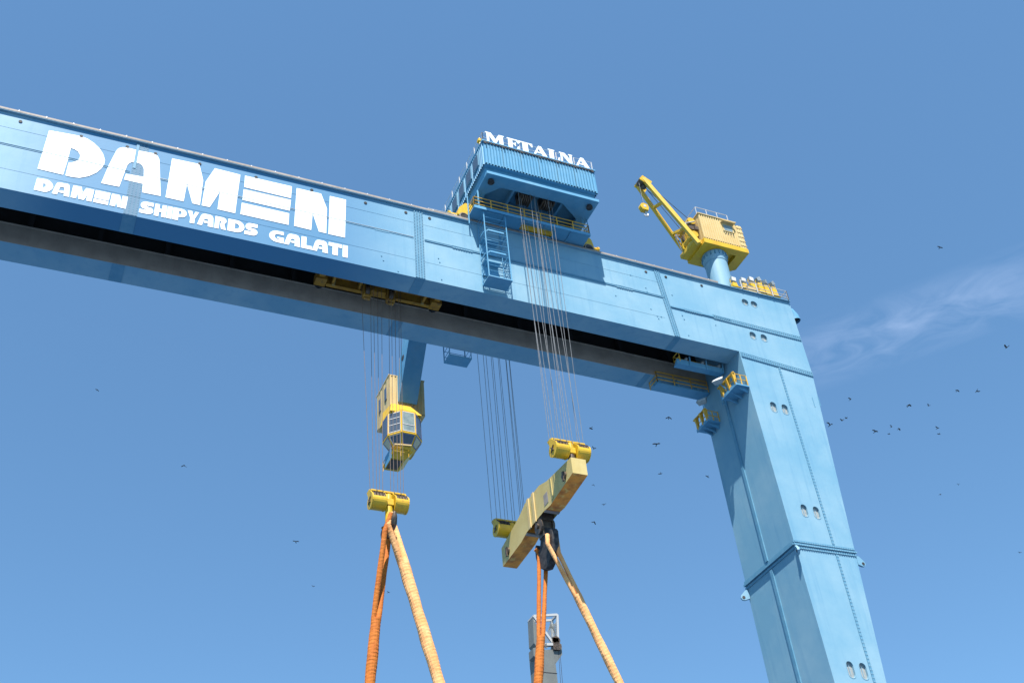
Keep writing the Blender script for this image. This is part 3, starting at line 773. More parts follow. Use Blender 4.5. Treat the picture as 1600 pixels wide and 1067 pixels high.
# ------------------------------------------------------------------ hoist ropes
def rope(name, p, q, label, group, m_=ROPE, r=.022):
    b = MB(); b.tube([p, q], r, 6); o = b.build(name, m_); o['category'] = 'rope'; o['label'] = label; o['group'] = group
    return o
LF = 'pale steel hoist rope in front of the girders, above the nearer hook block'
LBk = 'dark steel hoist rope hanging behind the girders to the farther hook block'
LL = 'rust-brown hoist rope hanging from the lower trolley past the operator cab'
fx = [857.9, 862, 866.1, 871.4, 876.3, 880.8, 885.6, 889.8, 894.2, 901.4, 905.5, 910.4]
for i, px in enumerate(fx):
    yy = (-2.4, -1.0, -1.9, -2.5, -1.3, -2.1)[i % 6]
    pb = P(px + .55, 690, Y=-2.0 + (-.3 if i % 2 == 0 else .3)); 
    rope('hoist_rope', (pb.x, pb.y, 47.55), (34.2 + (pb.x - 34.2) * 1.06, yy, 73.55), LF, 'pale front ropes of the upper trolley')
bx = [754.1, 761.4, 767.7, 773.8, 778.2, 784.8, 788.7, 796.6, 799.2, 801.8, 804.5]
for i, px in enumerate(bx):
    pb = P(px, 640, Y=9.4 + (.3 if i % 2 == 0 else -.3))
    rope('hoist_rope', (34.2 + (pb.x - 34.2) * .97, 9.4 + (.3 if i % 2 == 0 else -.3), 47.6), (34.2 + (pb.x - 34.2) * 1.04, 9.4 + (.5 if i % 2 == 0 else -.5), 73.5), LBk, 'dark rear ropes of the upper trolley')
lxs = [(578.2, 570.2), (583.2, 580.6), (588.5, 585.5), (593, 591), (598, 597), (610.2, 608.6), (615.5, 613), (621.5, 618.7), (626, 624.2), (630.3, 627.5)]
for i, (pb_, pt_) in enumerate(lxs):
    yy = 3.65 + (-.45 if i % 2 == 0 else .45)
    a = P(pb_, 763, Y=yy); t = P(pt_, 579, Y=yy)
    q = t + (t - a) * ((65.2 - t.z) / (t.z - a.z))
    a2 = a + (a - t) * ((a.z - 44.75) / (t.z - a.z)) if a.z > 44.75 else a
    rope('hoist_rope', a2, q, LL, 'ropes of the lower trolley', ROPER, .019)

# ------------------------------------------------------------------ lower trolley between the girders
low = thing('lower_trolley', (21.9, 3.7, 64.6), 'low yellow rope trolley tucked in the dark slot between the two girders', 'crane trolley')
b = MB()
for y in (2.9, 4.75):
    b.box((17.6, y, 64.62), (26.4, y + .12, 65.45)); b.box((17.6, y - .14, 64.55), (26.4, y + .2, 64.617)); b.box((17.6, y - .14, 65.452), (26.4, y + .2, 65.53))
for x in (18.0, 20.2, 23.1, 25.7): b.box((x, 3.03, 64.7), (x + .2, 4.74, 65.3))
b.build('frame', OCHRE, low)
for x in (18.15, 25.75):
    b = MB(); b.beam((x, 4.60, 64.5), (x + .1, 4.60, 65.6), .24, .06, (0, 1, 0)); b.build('stiffener', CREAM, low)
for x0, d in ((16.65, -1), (26.45, 1)):
    b = MB(); b.box((x0, 4.2, 64.6), (x0 + .9, 5.1, 65.45)); b.box((x0, 2.4, 64.6), (x0 + .9, 3.2, 65.45)); b.box((x0 + .2, 3.198, 64.8), (x0 + .7, 4.202, 65.3)); b.mi = 1
    for y in (2.1, 5.15): b.cyl((x0 + .45, y, 64.95), (x0 + .45, y + .2, 64.95), .42, n=18)
    b.build('bogie', [OCHRE, BLACK], low)
for x in (20.55, 22.55):
    b = MB(); b.box((x, 4.0, 63.75), (x + .10, 4.6, 65.3)); b.box((x + .50, 4.0, 63.75), (x + .60, 4.6, 65.3)); b.cyl((x - .05, 4.3, 63.85), (x + .65, 4.3, 63.85), .2, n=14); b.cyl((x + .05, 4.3, 63.55), (x + .55, 4.3, 63.55), .13, n=12)
    b.mi = 1; b.cyl((x + .14, 4.3, 64.35), (x + .46, 4.3, 64.35), .5, n=20)
    b.build('sheave_block', [OCHRE, SHEAVE], low)
b = MB(); b.box((21.2, 4.2, 64.5), (22.5, 4.7, 65.2)); b.box((21.5, 4.1, 64.3), (21.8, 4.2, 64.9)); b.build('rope_anchor', OCHRE, low)
b = MB(); b.cyl((19.0, 3.8, 65.6), (25.0, 3.8, 65.6), .5, n=20); b.build('hoist_drum', SHEAVE, low)

# ------------------------------------------------------------------ hook blocks
def hook_block(x0, x1, yc, zt, label, hook=False):
    """zt: top of the cross bar"""
    xc = (x0 + x1) / 2; W2 = (x1 - x0)
    t = thing('hook_block', (xc, yc, zt - 1.9), label, 'hook block', 'yellow hook blocks on the ropes')
    zc = zt - 1.05; r_ = .62
    b = MB()                                           # rear cross bar carrying the cover plates
    b.box((x0 + .1, yc + .42, zt - .32), (x1, yc + .72, zt)); b.box((x0 + .1, yc + .1, zt - .10), (x1, yc + .75, zt + .02))
    b.build('cross_bar', YEL, t)
    for a, e in ((x0, x0 + W2 * .40), (x1 - W2 * .37, x1)):
        c = MB()
        # sheave cover: half drum open towards the top
        pts = []
        for i in range(17):
            g_ = math.radians(166 + (385 - 166) * i / 16)
            pts.append((yc + r_ * math.cos(g_), zc + r_ * math.sin(g_)))
        inn = [(yc + (r_ - .05) * math.cos(math.radians(166 + (385 - 166) * i / 16)), zc + (r_ - .05) * math.sin(math.radians(166 + (385 - 166) * i / 16))) for i in range(17)]
        ring = pts + inn[::-1]
        c.prism([(a, y, z) for y, z in ring], (e - a, 0, 0))
        for xx in (a, e - .08):                        # egg shaped cheek plates rising to the bar
            ck = [(yc + r_ * 1.04 * math.cos(math.radians(150 + 260 * i / 16)), zc + r_ * 1.04 * math.sin(math.radians(150 + 260 * i / 16))) for i in range(17)] + [(yc + .74, zt), (yc + .20, zt)]
            c.prism([(xx - .012, y, z) for y, z in ck], (.09, 0, 0))
        cov = c.build('sheave_cover', YEL, t)
        for i in range(4):
            s_ = MB(); xx = a + .14 + i * (e - a - .38) / 3
            zs = zc + .16; s_.cyl((xx, yc, zs), (xx + .10, yc, zs), .50, n=26); s_.cyl((xx - .03, yc, zs), (xx + .0, yc, zs), .57, n=26); s_.cyl((xx + .10, yc, zs), (xx + .13, yc, zs), .57, n=26)
            s_.build('sheave', SHEAVE, t)
    h_ = MB()
    h_.beam((x0 - .03, yc - .22, zc - .22), (x0 - .03, yc + .22, zc + .22), .05, .12, (1, 0, 0)); h_.beam((x0 - .03, yc - .22, zc + .22), (x0 - .03, yc + .22, zc - .22), .05, .12, (1, 0, 0))
    h_.cyl((x0 - .07, yc, zc), (x0, yc, zc), .14, n=12)
    h_.build('axle_cap', SHEAVE, t)
    tr_ = MB()
    tr_.cyl((xc, yc - .05, zc + .15), (xc, yc - .05, zc + .58), .29, .27, n=18); tr_.cyl((xc, yc - .05, zc + .58), (xc, yc - .05, zc + .72), .27, .12, n=18)
    tr_.box((xc - .30, yc - .34, zc - .30), (xc + .30, yc + .34, zc + .20))
    tr_.build('trunnion', YEL, t, bevel=.04)
    sh = MB(); sh.cyl((xc, yc - .05, zc - (1.75 if hook else 1.35)), (xc, yc - .05, zc - .37), .27, n=16)
    sh.build('shank', YEL if hook else SHEAVE, t, smooth=True)
    if hook:
        hk = MB(); zz_ = zc - 1.7
        for sg in (-1, 1):                             # ramshorn hook, horns along the rope plane
            pth = [(xc, yc - .05, zz_ + .1), (xc, yc + sg * .25, zz_ - .25), (xc, yc + sg * .62, zz_ - .52), (xc, yc + sg * 1.02, zz_ - .42), (xc, yc + sg * 1.25, zz_ - .05), (xc, yc + sg * 1.28, zz_ + .28)]
            hk.tube(pth, [.28, .32, .30, .25, .19, .10], 12)
        hk.build('ramshorn_hook', SHEAVE, t, smooth=True)
    return t
hook_block(32.72, 35.48, -2.0, 48.12, 'yellow hook block on the pale front ropes at the upper end of the lifting beam')
hook_block(33.0, 35.75, 9.4, 48.05, 'yellow hook block half hidden behind the lifting beam, on the dark rear ropes')
hook_block(20.88, 23.58, 3.65, 45.22, 'yellow hook block below the operator cab, carrying two slings on its own hook', True)

# ------------------------------------------------------------------ lifting beam and its hook
BX0, BX1 = 33.66, 34.84
lb = thing('lifting_beam', ((BX0 + BX1) / 2, 3.7, 44.3), 'long faded yellow lifting beam hanging from two hook blocks above dark hook', 'lifting beam')
ya, yz = -2.75, 10.1
topz = [(ya, 46.05), (1.3, 46.55), (2.6, 46.95), (5.2, 46.95), (6.4, 46.5), (yz, 45.75)]
botz = [(yz, 44.15), (6.5, 44.3), (5.4, 44.55), (2.2, 44.55), (1.2, 44.40), (ya, 44.75)]
prof = topz + botz
b = MB()
side = lambda x: [(x, y, z) for y, z in prof]
n = len(prof)
# two side plates
for x in (BX0, BX1):
    b.sheet(side(x))
# top plate (all the way)
for (y0, z0), (y1, z1) in zip(topz[:-1], topz[1:]): b.add([(BX0, y0, z0), (BX1, y0, z0), (BX1, y1, z1), (BX0, y1, z1)], [(0, 1, 2, 3)])
b.add([(BX0, ya, 46.05), (BX1, ya, 46.05), (BX1, ya, 44.75), (BX0, ya, 44.75)], [(0, 1, 2, 3)])
b.add([(BX0, yz, 45.75), (BX1, yz, 45.75), (BX1, yz, 44.15), (BX0, yz, 44.15)], [(0, 1, 2, 3)])
b.mi = 1
bt = botz
for (y0, z0), (y1, z1) in zip(bt[:-1], bt[1:]):
    if y0 == 5.4: continue                             # open slot in the middle
    b.add([(BX0, y0, z0), (BX1, y0, z0), (BX1, y1, z1), (BX0, y1, z1)], [(0, 1, 2, 3)])
for y, z in ((5.4, 44.55), (2.2, 44.55)): b.add([(BX0, y, z), (BX1, y, z), (BX1, y, z + 1.6), (BX0, y, z + 1.6)], [(0, 1, 2, 3)])
body = b.build('beam_body', [BEAMP, BEAMU], lb, fixn=False)
b = MB()
for y, w_ in ((3.55, .34), (4.45, .34)):
    zt_ = 46.95; b.box((BX0 - .10, y, 44.45), (BX0 - .002, y + w_, zt_))
    b.box((BX1 + .002, y, 44.45), (BX1 + .10, y + w_, zt_))
b.build('stiffener', CREAM, lb)  # paler yellow puts their brighter sunlight into the colour
b = MB(); b.box((BX0 - .06, .55, 44.6), (BX0 - .003, .75, 46.3)); b.build('stiffener', BEAMP, lb)
b = MB()
for y, z in ((5.4, 44.552), (1.95, 44.55)): b.box((BX0 + .02, y, z - .12), (BX1 - .02, y + .28, z + .05))
b.build('slot_edge', KERB, lb)
b = MB(); p = P(853, 779, X=BX0); b.box((BX0 - .02, p.y - .35, p.z - .45), (BX0 - .004, p.y + .35, p.z + .45)); b.build('rating_plate', KERB, lb)
b = MB()
for y, z in ((-1.55, 45.25), (8.9, 44.85)):
    b.cyl((BX0 - .14, y, z), (BX0, y, z), .30, n=14); b.box((BX0 - .2, y - .1, z - .45), (BX0 - .1, y + .1, z + .3))
b.build('pin', SHEAVE, lb)
hk_label = 'dark double ramshorn hook under the middle of the lifting beam'
hk = thing('ramshorn_hook', ((BX0 + BX1) / 2, 3.4, 40.5), hk_label, 'hook')
xc = (BX0 + BX1) / 2; HYc = 3.5
b = MB()
b.cyl((xc - .55, HYc, 44.0), (xc - .38, HYc, 44.0), .62, n=22); b.cyl((xc + .38, HYc, 44.0), (xc + .55, HYc, 44.0), .62, n=22)
b.cyl((xc - .7, HYc, 44.0), (xc + .7, HYc, 44.0), .2, n=14); b.box((xc - .36, HYc - .4, 43.1), (xc + .36, HYc + .4, 45.2))
b.box((xc - .5, HYc - .55, 44.3), (xc + .5, HYc + .55, 44.9))
b.build('clevis', SHEAVE, hk)
b = MB()
hp = [(HYc - .45, 43.75), (HYc - .5, 43.0), (HYc - .72, 42.55), (HYc - 1.05, 42.55), (HYc - 1.15, 43.1), (HYc - 1.32, 43.2), (HYc - 1.52, 42.9), (HYc - 1.50, 42.2), (HYc - 1.25, 41.35), (HYc - .55, 40.75), (HYc, 40.55), (HYc + .55, 40.75), (HYc + 1.25, 41.35), (HYc + 1.50, 42.2), (HYc + 1.52, 42.9), (HYc + 1.32, 43.2), (HYc + 1.15, 43.1), (HYc + 1.05, 42.55), (HYc + .72, 42.55), (HYc + .5, 43.0), (HYc + .45, 43.75)]
b.prism([(xc - .27, y, z) for y, z in hp], (.54, 0, 0))
b.build('hook_plate', BLACK, hk, bevel=.06)

# ------------------------------------------------------------------ slings
def sling(base, strands, merged, m_, label, r1=.20, r2=.40, seed=1):
    """strands: two polylines from the hook down; merged: polyline of the joined sling"""
    rnd = random.Random(seed)
    t = thing('round_sling', base, label, 'sling', 'round slings hanging from the hooks')
    def wr(pts, r, nm, step=.085, amp=.028):
        pts = [Vector(p) for p in pts]; out = []; rr = []
        for a, b_ in zip(pts[:-1], pts[1:]):
            n_ = max(1, int((b_ - a).length / step))
            for i in range(n_): out.append(a.lerp(b_, i / n_))
        out.append(pts[-1]); rr = []
        vs = []; fs = []; N_ = 14; ref = None; ph = rnd.random() * 6
        for i, p in enumerate(out):
            tt = (out[min(i + 1, len(out) - 1)] - out[max(i - 1, 0)]).normalized()
            if ref is None: ref = Vector((1, 0, 0))
            a_ = (ref - tt * ref.dot(tt)).normalized(); b2 = tt.cross(a_); ref = a_
            rb = r * (1 + amp * rnd.uniform(-.5, .5) + .05 * math.sin(i * .11 + ph))
            for k in range(N_):
                g_ = 2 * math.pi * k / N_
                w_ = math.sin(g_ + i * 1.9 + ph) * .012 + math.sin(g_ * 2 - i * 2.3) * .012 + math.sin(g_ * 3 + i * .23) * .03
                vs.append(p + (a_ * math.cos(g_) + b2 * math.sin(g_)) * rb * (1 + w_))
        for i in range(len(out) - 1):
            for k in range(N_): fs.append((i * N_ + k, i * N_ + (k + 1) % N_, (i + 1) * N_ + (k + 1) % N_, (i + 1) * N_ + k))
        fs += [tuple(range(N_)), tuple(range(len(vs) - N_, len(vs)))]; q = MB(); q.add(vs, fs); q.build(nm, m_, t, smooth=False)
    for s_ in strands: wr(s_, r1, 'strand')
    wr(merged, r2, 'joined_sleeve')
    return t
def ext(a, b_, z): a, b_ = Vector(a), Vector(b_); return a + (b_ - a) * ((z - a.z) / (b_.z - a.z))
def pair(strand_a, strand_b, join, end, zlow, mat_, label, r1, r2, seed):
    """two strands run straight from the hook into one sleeve"""
    d = (end - join).normalized(); side = d.cross(RZ).normalized()
    off = max(.02, r2 - r1)
    a1, b1 = join + side * off, join - side * off
    if (strand_a[-1] - a1).length + (strand_b[-1] - b1).length > (strand_a[-1] - b1).length + (strand_b[-1] - a1).length: a1, b1 = b1, a1
    sling(strand_a[0], [strand_a + [a1, a1 + d * .5 + (join - a1) * .25], strand_b + [b1, b1 + d * .5 + (join - b1) * .25]], [join + d * .05, end, ext(join, end, zlow)], mat_, label, r1, r2, seed)
YL = 3.6
# pair under the left hook
pair([Vector((22.1, YL - .95, 42.75)), P(601.5, 830, Y=YL - .8)], [Vector((22.15, YL + .95, 42.75)), P(607, 842, Y=YL + .8)], P(587.5, 966, Y=YL), P(578, 1067, Y=YL), 14, ORANGE,
     'orange sling slanting down to the left from the hook below the operator cab', .19, .345, 3)
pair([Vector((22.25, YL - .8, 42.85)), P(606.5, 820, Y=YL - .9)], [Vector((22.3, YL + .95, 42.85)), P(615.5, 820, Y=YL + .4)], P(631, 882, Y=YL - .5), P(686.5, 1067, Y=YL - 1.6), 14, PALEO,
     'pale sling slanting right from the hook below the operator cab', .215, .385, 5)
# pair under the lifting beam's hook
pair([Vector((33.8, 4.55, 42.7)), P(842.5, 864, Y=4.6)], [Vector((34.5, 4.5, 42.6)), P(853, 890, Y=4.4)], P(845, 994, Y=4.2), P(841, 1067, Y=4.2), 12, ORANGE,
     'orange sling hanging almost straight down from the far horn of the dark hook', .155, .305, 8)
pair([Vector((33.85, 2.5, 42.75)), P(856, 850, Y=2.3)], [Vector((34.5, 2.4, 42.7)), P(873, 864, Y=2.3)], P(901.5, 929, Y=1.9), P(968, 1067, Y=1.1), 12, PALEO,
     'pale sling slanting right from the near horn of the dark hook', .165, .295, 11)

# ------------------------------------------------------------------ operator cab on its cranked mast
cab = thing('operator_cab', (29.0, 17.4, 57.4), 'yellow glazed operator cab on a slanting blue mast behind the girders', 'crane cab')
b = MB()
def frame4(x0, x1, c, d, hd):  # slanted box ring helper: centre (y,z), direction normal half depth
    pass
mx0, mx1 = 28.3, 30.06
sec = [((14.0, 73.2), (15.8, 73.2)), ((14.17, 70.9), (15.97, 71.9)), ((18.17, 64.68), (19.76, 65.5))]
vs = []
for (ya_, za_), (yb_, zb2_) in sec: vs += [(mx0, ya_, za_), (mx1, ya_, za_), (mx1, yb_, zb2_), (mx0, yb_, zb2_)]
fs = []
for i in range(2):
    for k in range(4): fs.append((i * 4 + k, i * 4 + (k + 1) % 4, (i + 1) * 4 + (k + 1) % 4, (i + 1) * 4 + k))
fs += [(0, 1, 2, 3), (8, 9, 10, 11)]
b.add(vs, fs)
mast = b.build('mast', BLUE2, cab)
b = MB(); b.box((mx0 - .1, 9.6, 72.6), (mx1 + .1, 16.2, 73.2)); b.build('mast_bracket', BLUE2, cab)
pm = P(629.5, 559, X=mx0); b = MB(); b.cyl((mx0 - .02, pm.y, pm.z), (mx0 + .1, pm.y, pm.z), .3, n=16); b.build('access_hole', BLACK, mast)
# machine house behind
my0 = 18.53
c_tl, c_tr, c_br, c_bl = P(609.3, 587, Y=my0), P(662, 597, Y=my0), P(661.8, 653, Y=my0), P(608.6, 639, Y=my0)
hx0, hx1, hz0, hz1 = c_bl.x, c_tr.x, 63.85, 67.79
hy1 = P(589, 631, X=hx0).y
b = MB(); corr(b, (hx0, my0, 0), (hx1, my0, 0), hz0, hz1, (0, -1, 0), .34, .05)
corr(b, (hx1, my0, 0), (hx1, hy1, 0), hz0, hz1, (1, 0, 0), .4, .03); corr(b, (hx0, hy1, 0), (hx0, my0, 0), hz0, hz1, (-1, 0, 0), .9, .03); corr(b, (hx1, hy1, 0), (hx0, hy1, 0), hz0, hz1, (0, 1, 0), .4, .03)
b.box((hx0 - .06, my0 - .06, hz1 + .002), (hx1 + .06, hy1 + .06, hz1 + .1)); b.box((hx0, my0, hz0 - .12), (hx1, hy1, hz0 - .002))
mh = b.build('machine_house', CREAM, cab, fixn=False)
for px, py in ((602.5, 616), (593.5, 634)):
    p = P(px, py, X=hx0 - .05); b = MB(); b.box((hx0 - .07, p.y - .32, p.z - .75), (hx0 - .04, p.y + .32, p.z + .75)); b.mi = 1
    b.box((hx0 - .09, p.y - .26, p.z - .68), (hx0 - .068, p.y + .26, p.z + .68)); b.build('window', [KERB, GLASS], mh)
# glazed cabin: octagonal drum whose lower glazing slopes in
CXc, CYc = P(628, 668, Y=17.3).x, 17.3
zTop, zMid, zBot, zFl = 61.9, 59.44, 58.47, 58.14
def octa(rx_, ry_, z, dx=0):
    return [(CXc + dx + rx_ * math.cos(math.radians(25 + 45 * k)), CYc + ry_ * math.sin(math.radians(25 + 45 * k)), z) for k in range(8)]
R1, R2 = 1.76, 1.14
o1, o2, o3, o4 = octa(R1 * .97, R1 * .97, zTop), octa(R1, R1, zMid), octa(R2, R2, zBot), octa(R2 * .9, R2 * .9, zFl)
b = MB()
ringf = lambda A_, B_: [(A_ + k, A_ + (k + 1) % 8, B_ + (k + 1) % 8, B_ + k) for k in range(8)]
b.add(o1 + o2 + o3 + o4, ringf(0, 8) + ringf(8, 16) + ringf(16, 24) + [tuple(range(8)), tuple(range(24, 32))])
cabin = b.build('cabin', YEL, cab)
b = MB(); b.hexa([(CXc - 1.5, CYc - 1.2, zTop), (CXc + 1.5, CYc - 1.2, zTop), (CXc + 1.5, my0 + .5, zTop), (CXc - 1.5, my0 + .5, zTop), (CXc - .9, CYc + .1, 63.7), (CXc + .9, CYc + .1, 63.7), (CXc + 1.2, my0 + .5, 63.7), (CXc - 1.2, my0 + .5, 63.7)])
b.build('roof', YEL, cabin)
def pane(A_, B_, C_, D_, fr, gl, inset=.12, mull=0):
    A_, B_, C_, D_ = map(Vector, (A_, B_, C_, D_)); c = (A_ + B_ + C_ + D_) / 4
    nrm = (B_ - A_).cross(D_ - A_).normalized()
    if nrm.dot(c - Vector((CXc, CYc, c.z))) < 0: nrm = -nrm
    q = MB(); sh = lambda p, k: p + (c - p).normalized() * k
    outer = [sh(p, inset) + nrm * .03 for p in (A_, B_, C_, D_)]; inner = [sh(p, inset + .08) + nrm * .03 for p in (A_, B_, C_, D_)]
    q.add(outer + inner, [(i, (i + 1) % 4, 4 + (i + 1) % 4, 4 + i) for i in range(4)])
    q.add(outer + [p - nrm * .03 for p in outer], [(i, (i + 1) % 4, 4 + (i + 1) % 4, 4 + i) for i in range(4)])
    if mull:
        for t_ in mull:
            q.beam(outer[0].lerp(outer[3], t_), outer[1].lerp(outer[2], t_), .06, .04, nrm)
    q.mi = 1; q.add([p - nrm * .012 for p in inner], [(0, 1, 2, 3)])
    q.build('window', [fr, gl], cabin, fixn=False)
for k in range(8):
    k2 = (k + 1) % 8
    mid = (Vector(o1[k]) + Vector(o1[k2])) / 2
    if mid.y > CYc + .5: continue
    lit = -.3 < (mid.x - CXc) < .5
    side = mid.x - CXc
    pane(o1[k], o1[k2], o2[k2], o2[k], WFRAME if abs(side) < 1.25 and side < .6 else BFRAME, PALEGLASS if lit else GLASS, .2, (.66,) if lit else ((.3, .62) if -1.25 < side < -.6 else ()))
    pane(o2[k], o2[k2], o3[k2], o3[k], WFRAME if -1.25 < side < -.6 else BFRAME, GLASS, .15)
b = MB(); b.box((CXc - .55, CYc - .45, zFl - .03), (CXc + .45, CYc + .25, zFl - .002)); b.build('floor_window', GLASS, cabin)
b = MB(); b.beam((CXc - 1.1, CYc - 1.05, zBot - .05), (CXc + .4, CYc - 1.25, zBot - .05), .12, .10); b.build('wiper_step', CREAM, cabin)
# lower stair box under the cabin
b = MB()
bx0_, bx1_ = CXc - 1.2, CXc + .45
zb2 = 57.39
b.hexa([(bx0_ + .05, CYc - .3, zb2 + .1), (bx1_ - .3, CYc - .3, zb2 + .1), (bx1_ - .3, CYc + 1.7, zb2 + .1), (bx0_ + .05, CYc + 1.7, zb2 + .1), (bx0_ + .05, CYc - .9, zFl - .04), (bx1_ + .3, CYc - .9, zFl - .04), (bx1_ + .3, CYc + 2, zFl - .04), (bx0_ + .05, CYc + 2, zFl - .04)])
b.mi = 1; b.box((bx0_ + .15, CYc - .1, zb2 + .06), (bx1_ - .5, CYc + 1.4, zb2 + .09))
b.mi = 2; b.box((bx0_ - .03, CYc - .5, zb2 - .05), (bx0_ - .004, CYc + 1.2, zFl + .3))
b.build('stair_box', [YEL, SHEAVE, BLUE2], cab)
r_ = MB(); railing(r_, [(bx0_, CYc + 1.8, zb2), (bx0_, CYc - .9, zb2), (bx1_ - .2, CYc - .9, zb2)], .9, .7, .03)
r_.build('railing', YRAIL, cab)

# ------------------------------------------------------------------ jib crane on the girder end
JY = 2.05
jb = thing('jib_crane', (55.25, JY, ZT + .06), 'small yellow jib crane on a round blue column at the girder end', 'jib crane')
JX = 55.25
b = MB(); b.tube([(JX, JY, ZT + .06), (JX, JY, 75.55)], 1.08, 40); 
b.tube([(JX, JY, 75.3), (JX, JY, 75.9), (JX, JY, 76.35)], [1.12, 1.2, 1.2], 40)
col = b.build('column', BLUE, jb, smooth=True)
b = MB()
for i in range(18):
    a = 2 * math.pi * i / 18
    b.box((JX + 1.22 * math.cos(a) - .05, JY + 1.22 * math.sin(a) - .05, 75.8), (JX + 1.22 * math.cos(a) + .05, JY + 1.22 * math.sin(a) + .05, 76.2))
b.build('slew_bolt', BLUE_BAND, col)
jx0, jx1, jy0, jy1, jz0, jz1 = 53.35, 57.55, .5, 3.65, 77.05, 80.25
BZ0 = 76.38
b = MB()
b.prism([(jx0 - .1, jy0 - .05, BZ0), (jx1 + .75, jy0 - .05, BZ0), (jx1 + .75, jy1 - .7, BZ0), (jx1 - .1, jy1, BZ0), (jx0 - .1, jy1, BZ0)], (0, 0, .55), [[(56.55, 1.2, BZ0), (57.25, 1.2, BZ0), (57.25, 2.9, BZ0), (56.55, 2.9, BZ0)]])
b.box((jx0 - 1.0, jy0 + .4, BZ0 + .2), (jx0 - .1, jy1 - .2, BZ0 + .65))
b.box((56.5, 1.15, BZ0 + .42), (57.3, 2.95, BZ0 + .5))
slew = b.build('slew_frame', YEL, jb)
b = MB()
corr(b, (jx0, jy0, 0), (jx1, jy0, 0), jz0, jz1, (0, -1, 0), .27, .07); corr(b, (jx1, jy0, 0), (jx1, jy1, 0), jz0, jz1, (1, 0, 0), .27, .07)
corr(b, (jx1, jy1, 0), (jx0, jy1, 0), jz0, jz1, (0, 1, 0), .27, .07); corr(b, (jx0, jy1, 0), (jx0, jy0, 0), jz0, jz1, (-1, 0, 0), .8, .02)
b.box((jx0 - .1, jy0 - .14, jz1 + .002), (jx1 + .1, jy1 + .1, jz1 + .1)); b.box((jx0, jy0, jz0 - .12), (jx1, jy1, jz0 - .002))
jh = b.build('engine_house', CREAM, jb, fixn=False)
b = MB(); corr(b, (jx1 + .02, jy0 + .05, 0), (jx1 + .75, jy0 + .05, 0), 76.94, jz1 - .15, (0, -1, 0), .25, .03); b.box((jx1 + .03, jy0 + .06, 76.94), (jx1 + .75, jy1 - .8, jz1 - .15))
for i in range(5): b.box((jx1 + .05, jy0 - .02, 77.3 + i * .6), (jx1 + .78, jy0 + .015, 77.36 + i * .6))
b.build('counterweight', CREAM, jb)
p = P(1136.5, 357.5, Y=jy0); b = MB(); b.box((p.x - .62, jy0 - .12, p.z - .55), (p.x + .62, jy0 - .07, p.z + .55)); b.mi = 1; b.box((p.x - .5, jy0 - .135, p.z - .45), (p.x + .45, jy0 - .118, p.z + .32))
b.build('window', [CREAM, PALEGLASS], jh)
b = MB(); b.hexa([(p.x - .75, jy0 - .5, p.z + .5), (p.x + .7, jy0 - .5, p.z + .5), (p.x + .7, jy0 - .08, p.z + .5), (p.x - .75, jy0 - .08, p.z + .5), (p.x - .75, jy0 - .48, p.z + .56), (p.x + .7, jy0 - .48, p.z + .56), (p.x + .7, jy0 - .08, p.z + .66), (p.x - .75, jy0 - .08, p.z + .66)]); b.build('window_hood', CREAM, jh)
b = MB()
for i in range(4): b.box((p.x - .5 + i * .3, jy0 - .1, p.z - .95), (p.x - .38 + i * .3, jy0 - .071, p.z - .83))
b.build('vent_slot', BLACK, jh)
r_ = MB(); railing(r_, [(jx0 - .05, jy0 + .1, jz1 + .1), (jx1 - .6, jy0 + .1, jz1 + .1)], .95, 1.1, .035, (), .04); railing(r_, [(jx0 - .05, jy0 + .1, jz1 + .1), (jx0 - .05, jy1, jz1 + .1)], .95, 1.5, .03, ())
r_.build('roof_railing', GALV, jh)
b = MB()
b.tube([(56.3, 2.6, jz1 + .1), (56.3, 2.6, jz1 + 2.2)], .03, 5)
for z in (1.5, 1.8, 2.1): b.tube([(55.5, 2.6, jz1 + z), (57.1, 2.6, jz1 + z)], .018, 4)
for i in range(5): b.tube([(55.6 + i * .36, 2.3, jz1 + 1.8), (55.6 + i * .36, 2.9, jz1 + 1.8)], .015, 4)
b.build('antenna', BLACK, jh)
# jib: two chords meeting at the head
head = P(998.5, 283, Y=JY)
n0 = P(1092, 380.5, Y=jy0 + .15); f0 = P(1068.5, 392, Y=jy1 - .35)
b = MB()
hn, hf = head + Vector((.25, -.42, 0)), head + Vector((-.1, .45, -.05))
b.beam(n0, hn, .34, .40); b.beam(f0, hf, .30, .36)
jib = b.build('jib_boom', YEL, jb)
b = MB()
for t_ in (.37, .77):
    b.beam(hn.lerp(n0, t_), hf.lerp(f0, t_ * .98), .24, .26)
b.build('cross_tie', YEL, jib)
b = MB()
d = (n0 - hn).normalized()
b.prism([hn + Vector((-.55, -.12, -.3)), hn + Vector((-.1, -.12, .35)), hn + Vector((.9, -.12, -.25)), hn + Vector((.5, -.12, -.95))], (0, .1, 0))
b.prism([hn + Vector((-.55, .95, -.3)), hn + Vector((-.1, .95, .35)), hn + Vector((.9, .95, -.25)), hn + Vector((.5, .95, -.95))], (0, .1, 0))
b.mi = 1
b.cyl(hn + Vector((-.1, .0, -.15)), hn + Vector((-.1, .9, -.15)), .34, n=16); b.cyl(hn + Vector((.25, .25, -.55)), hn + Vector((.25, .7, -.55)), .28, n=16)
b.build('jib_head', [YEL, SHEAVE], jib)
b = MB()
b.box((jx0 - .9, 1.1, 78.0), (jx0 - .05, 2.9, 79.2)); b.cyl((jx0 - .65, .9, 79.5), (jx0 - .65, 3.1, 79.5), .42, n=18); b.cyl((jx0 - .7, .8, 77.6), (jx0 - .7, 3.1, 77.6), .38, n=16)
b.box((jx0 - 1.1, 1.2, 77.05), (jx0 - .3, 1.35, 78.2)); b.box((jx0 - 1.1, 2.5, 77.05), (jx0 - .3, 2.65, 78.2))
b.mi = 1
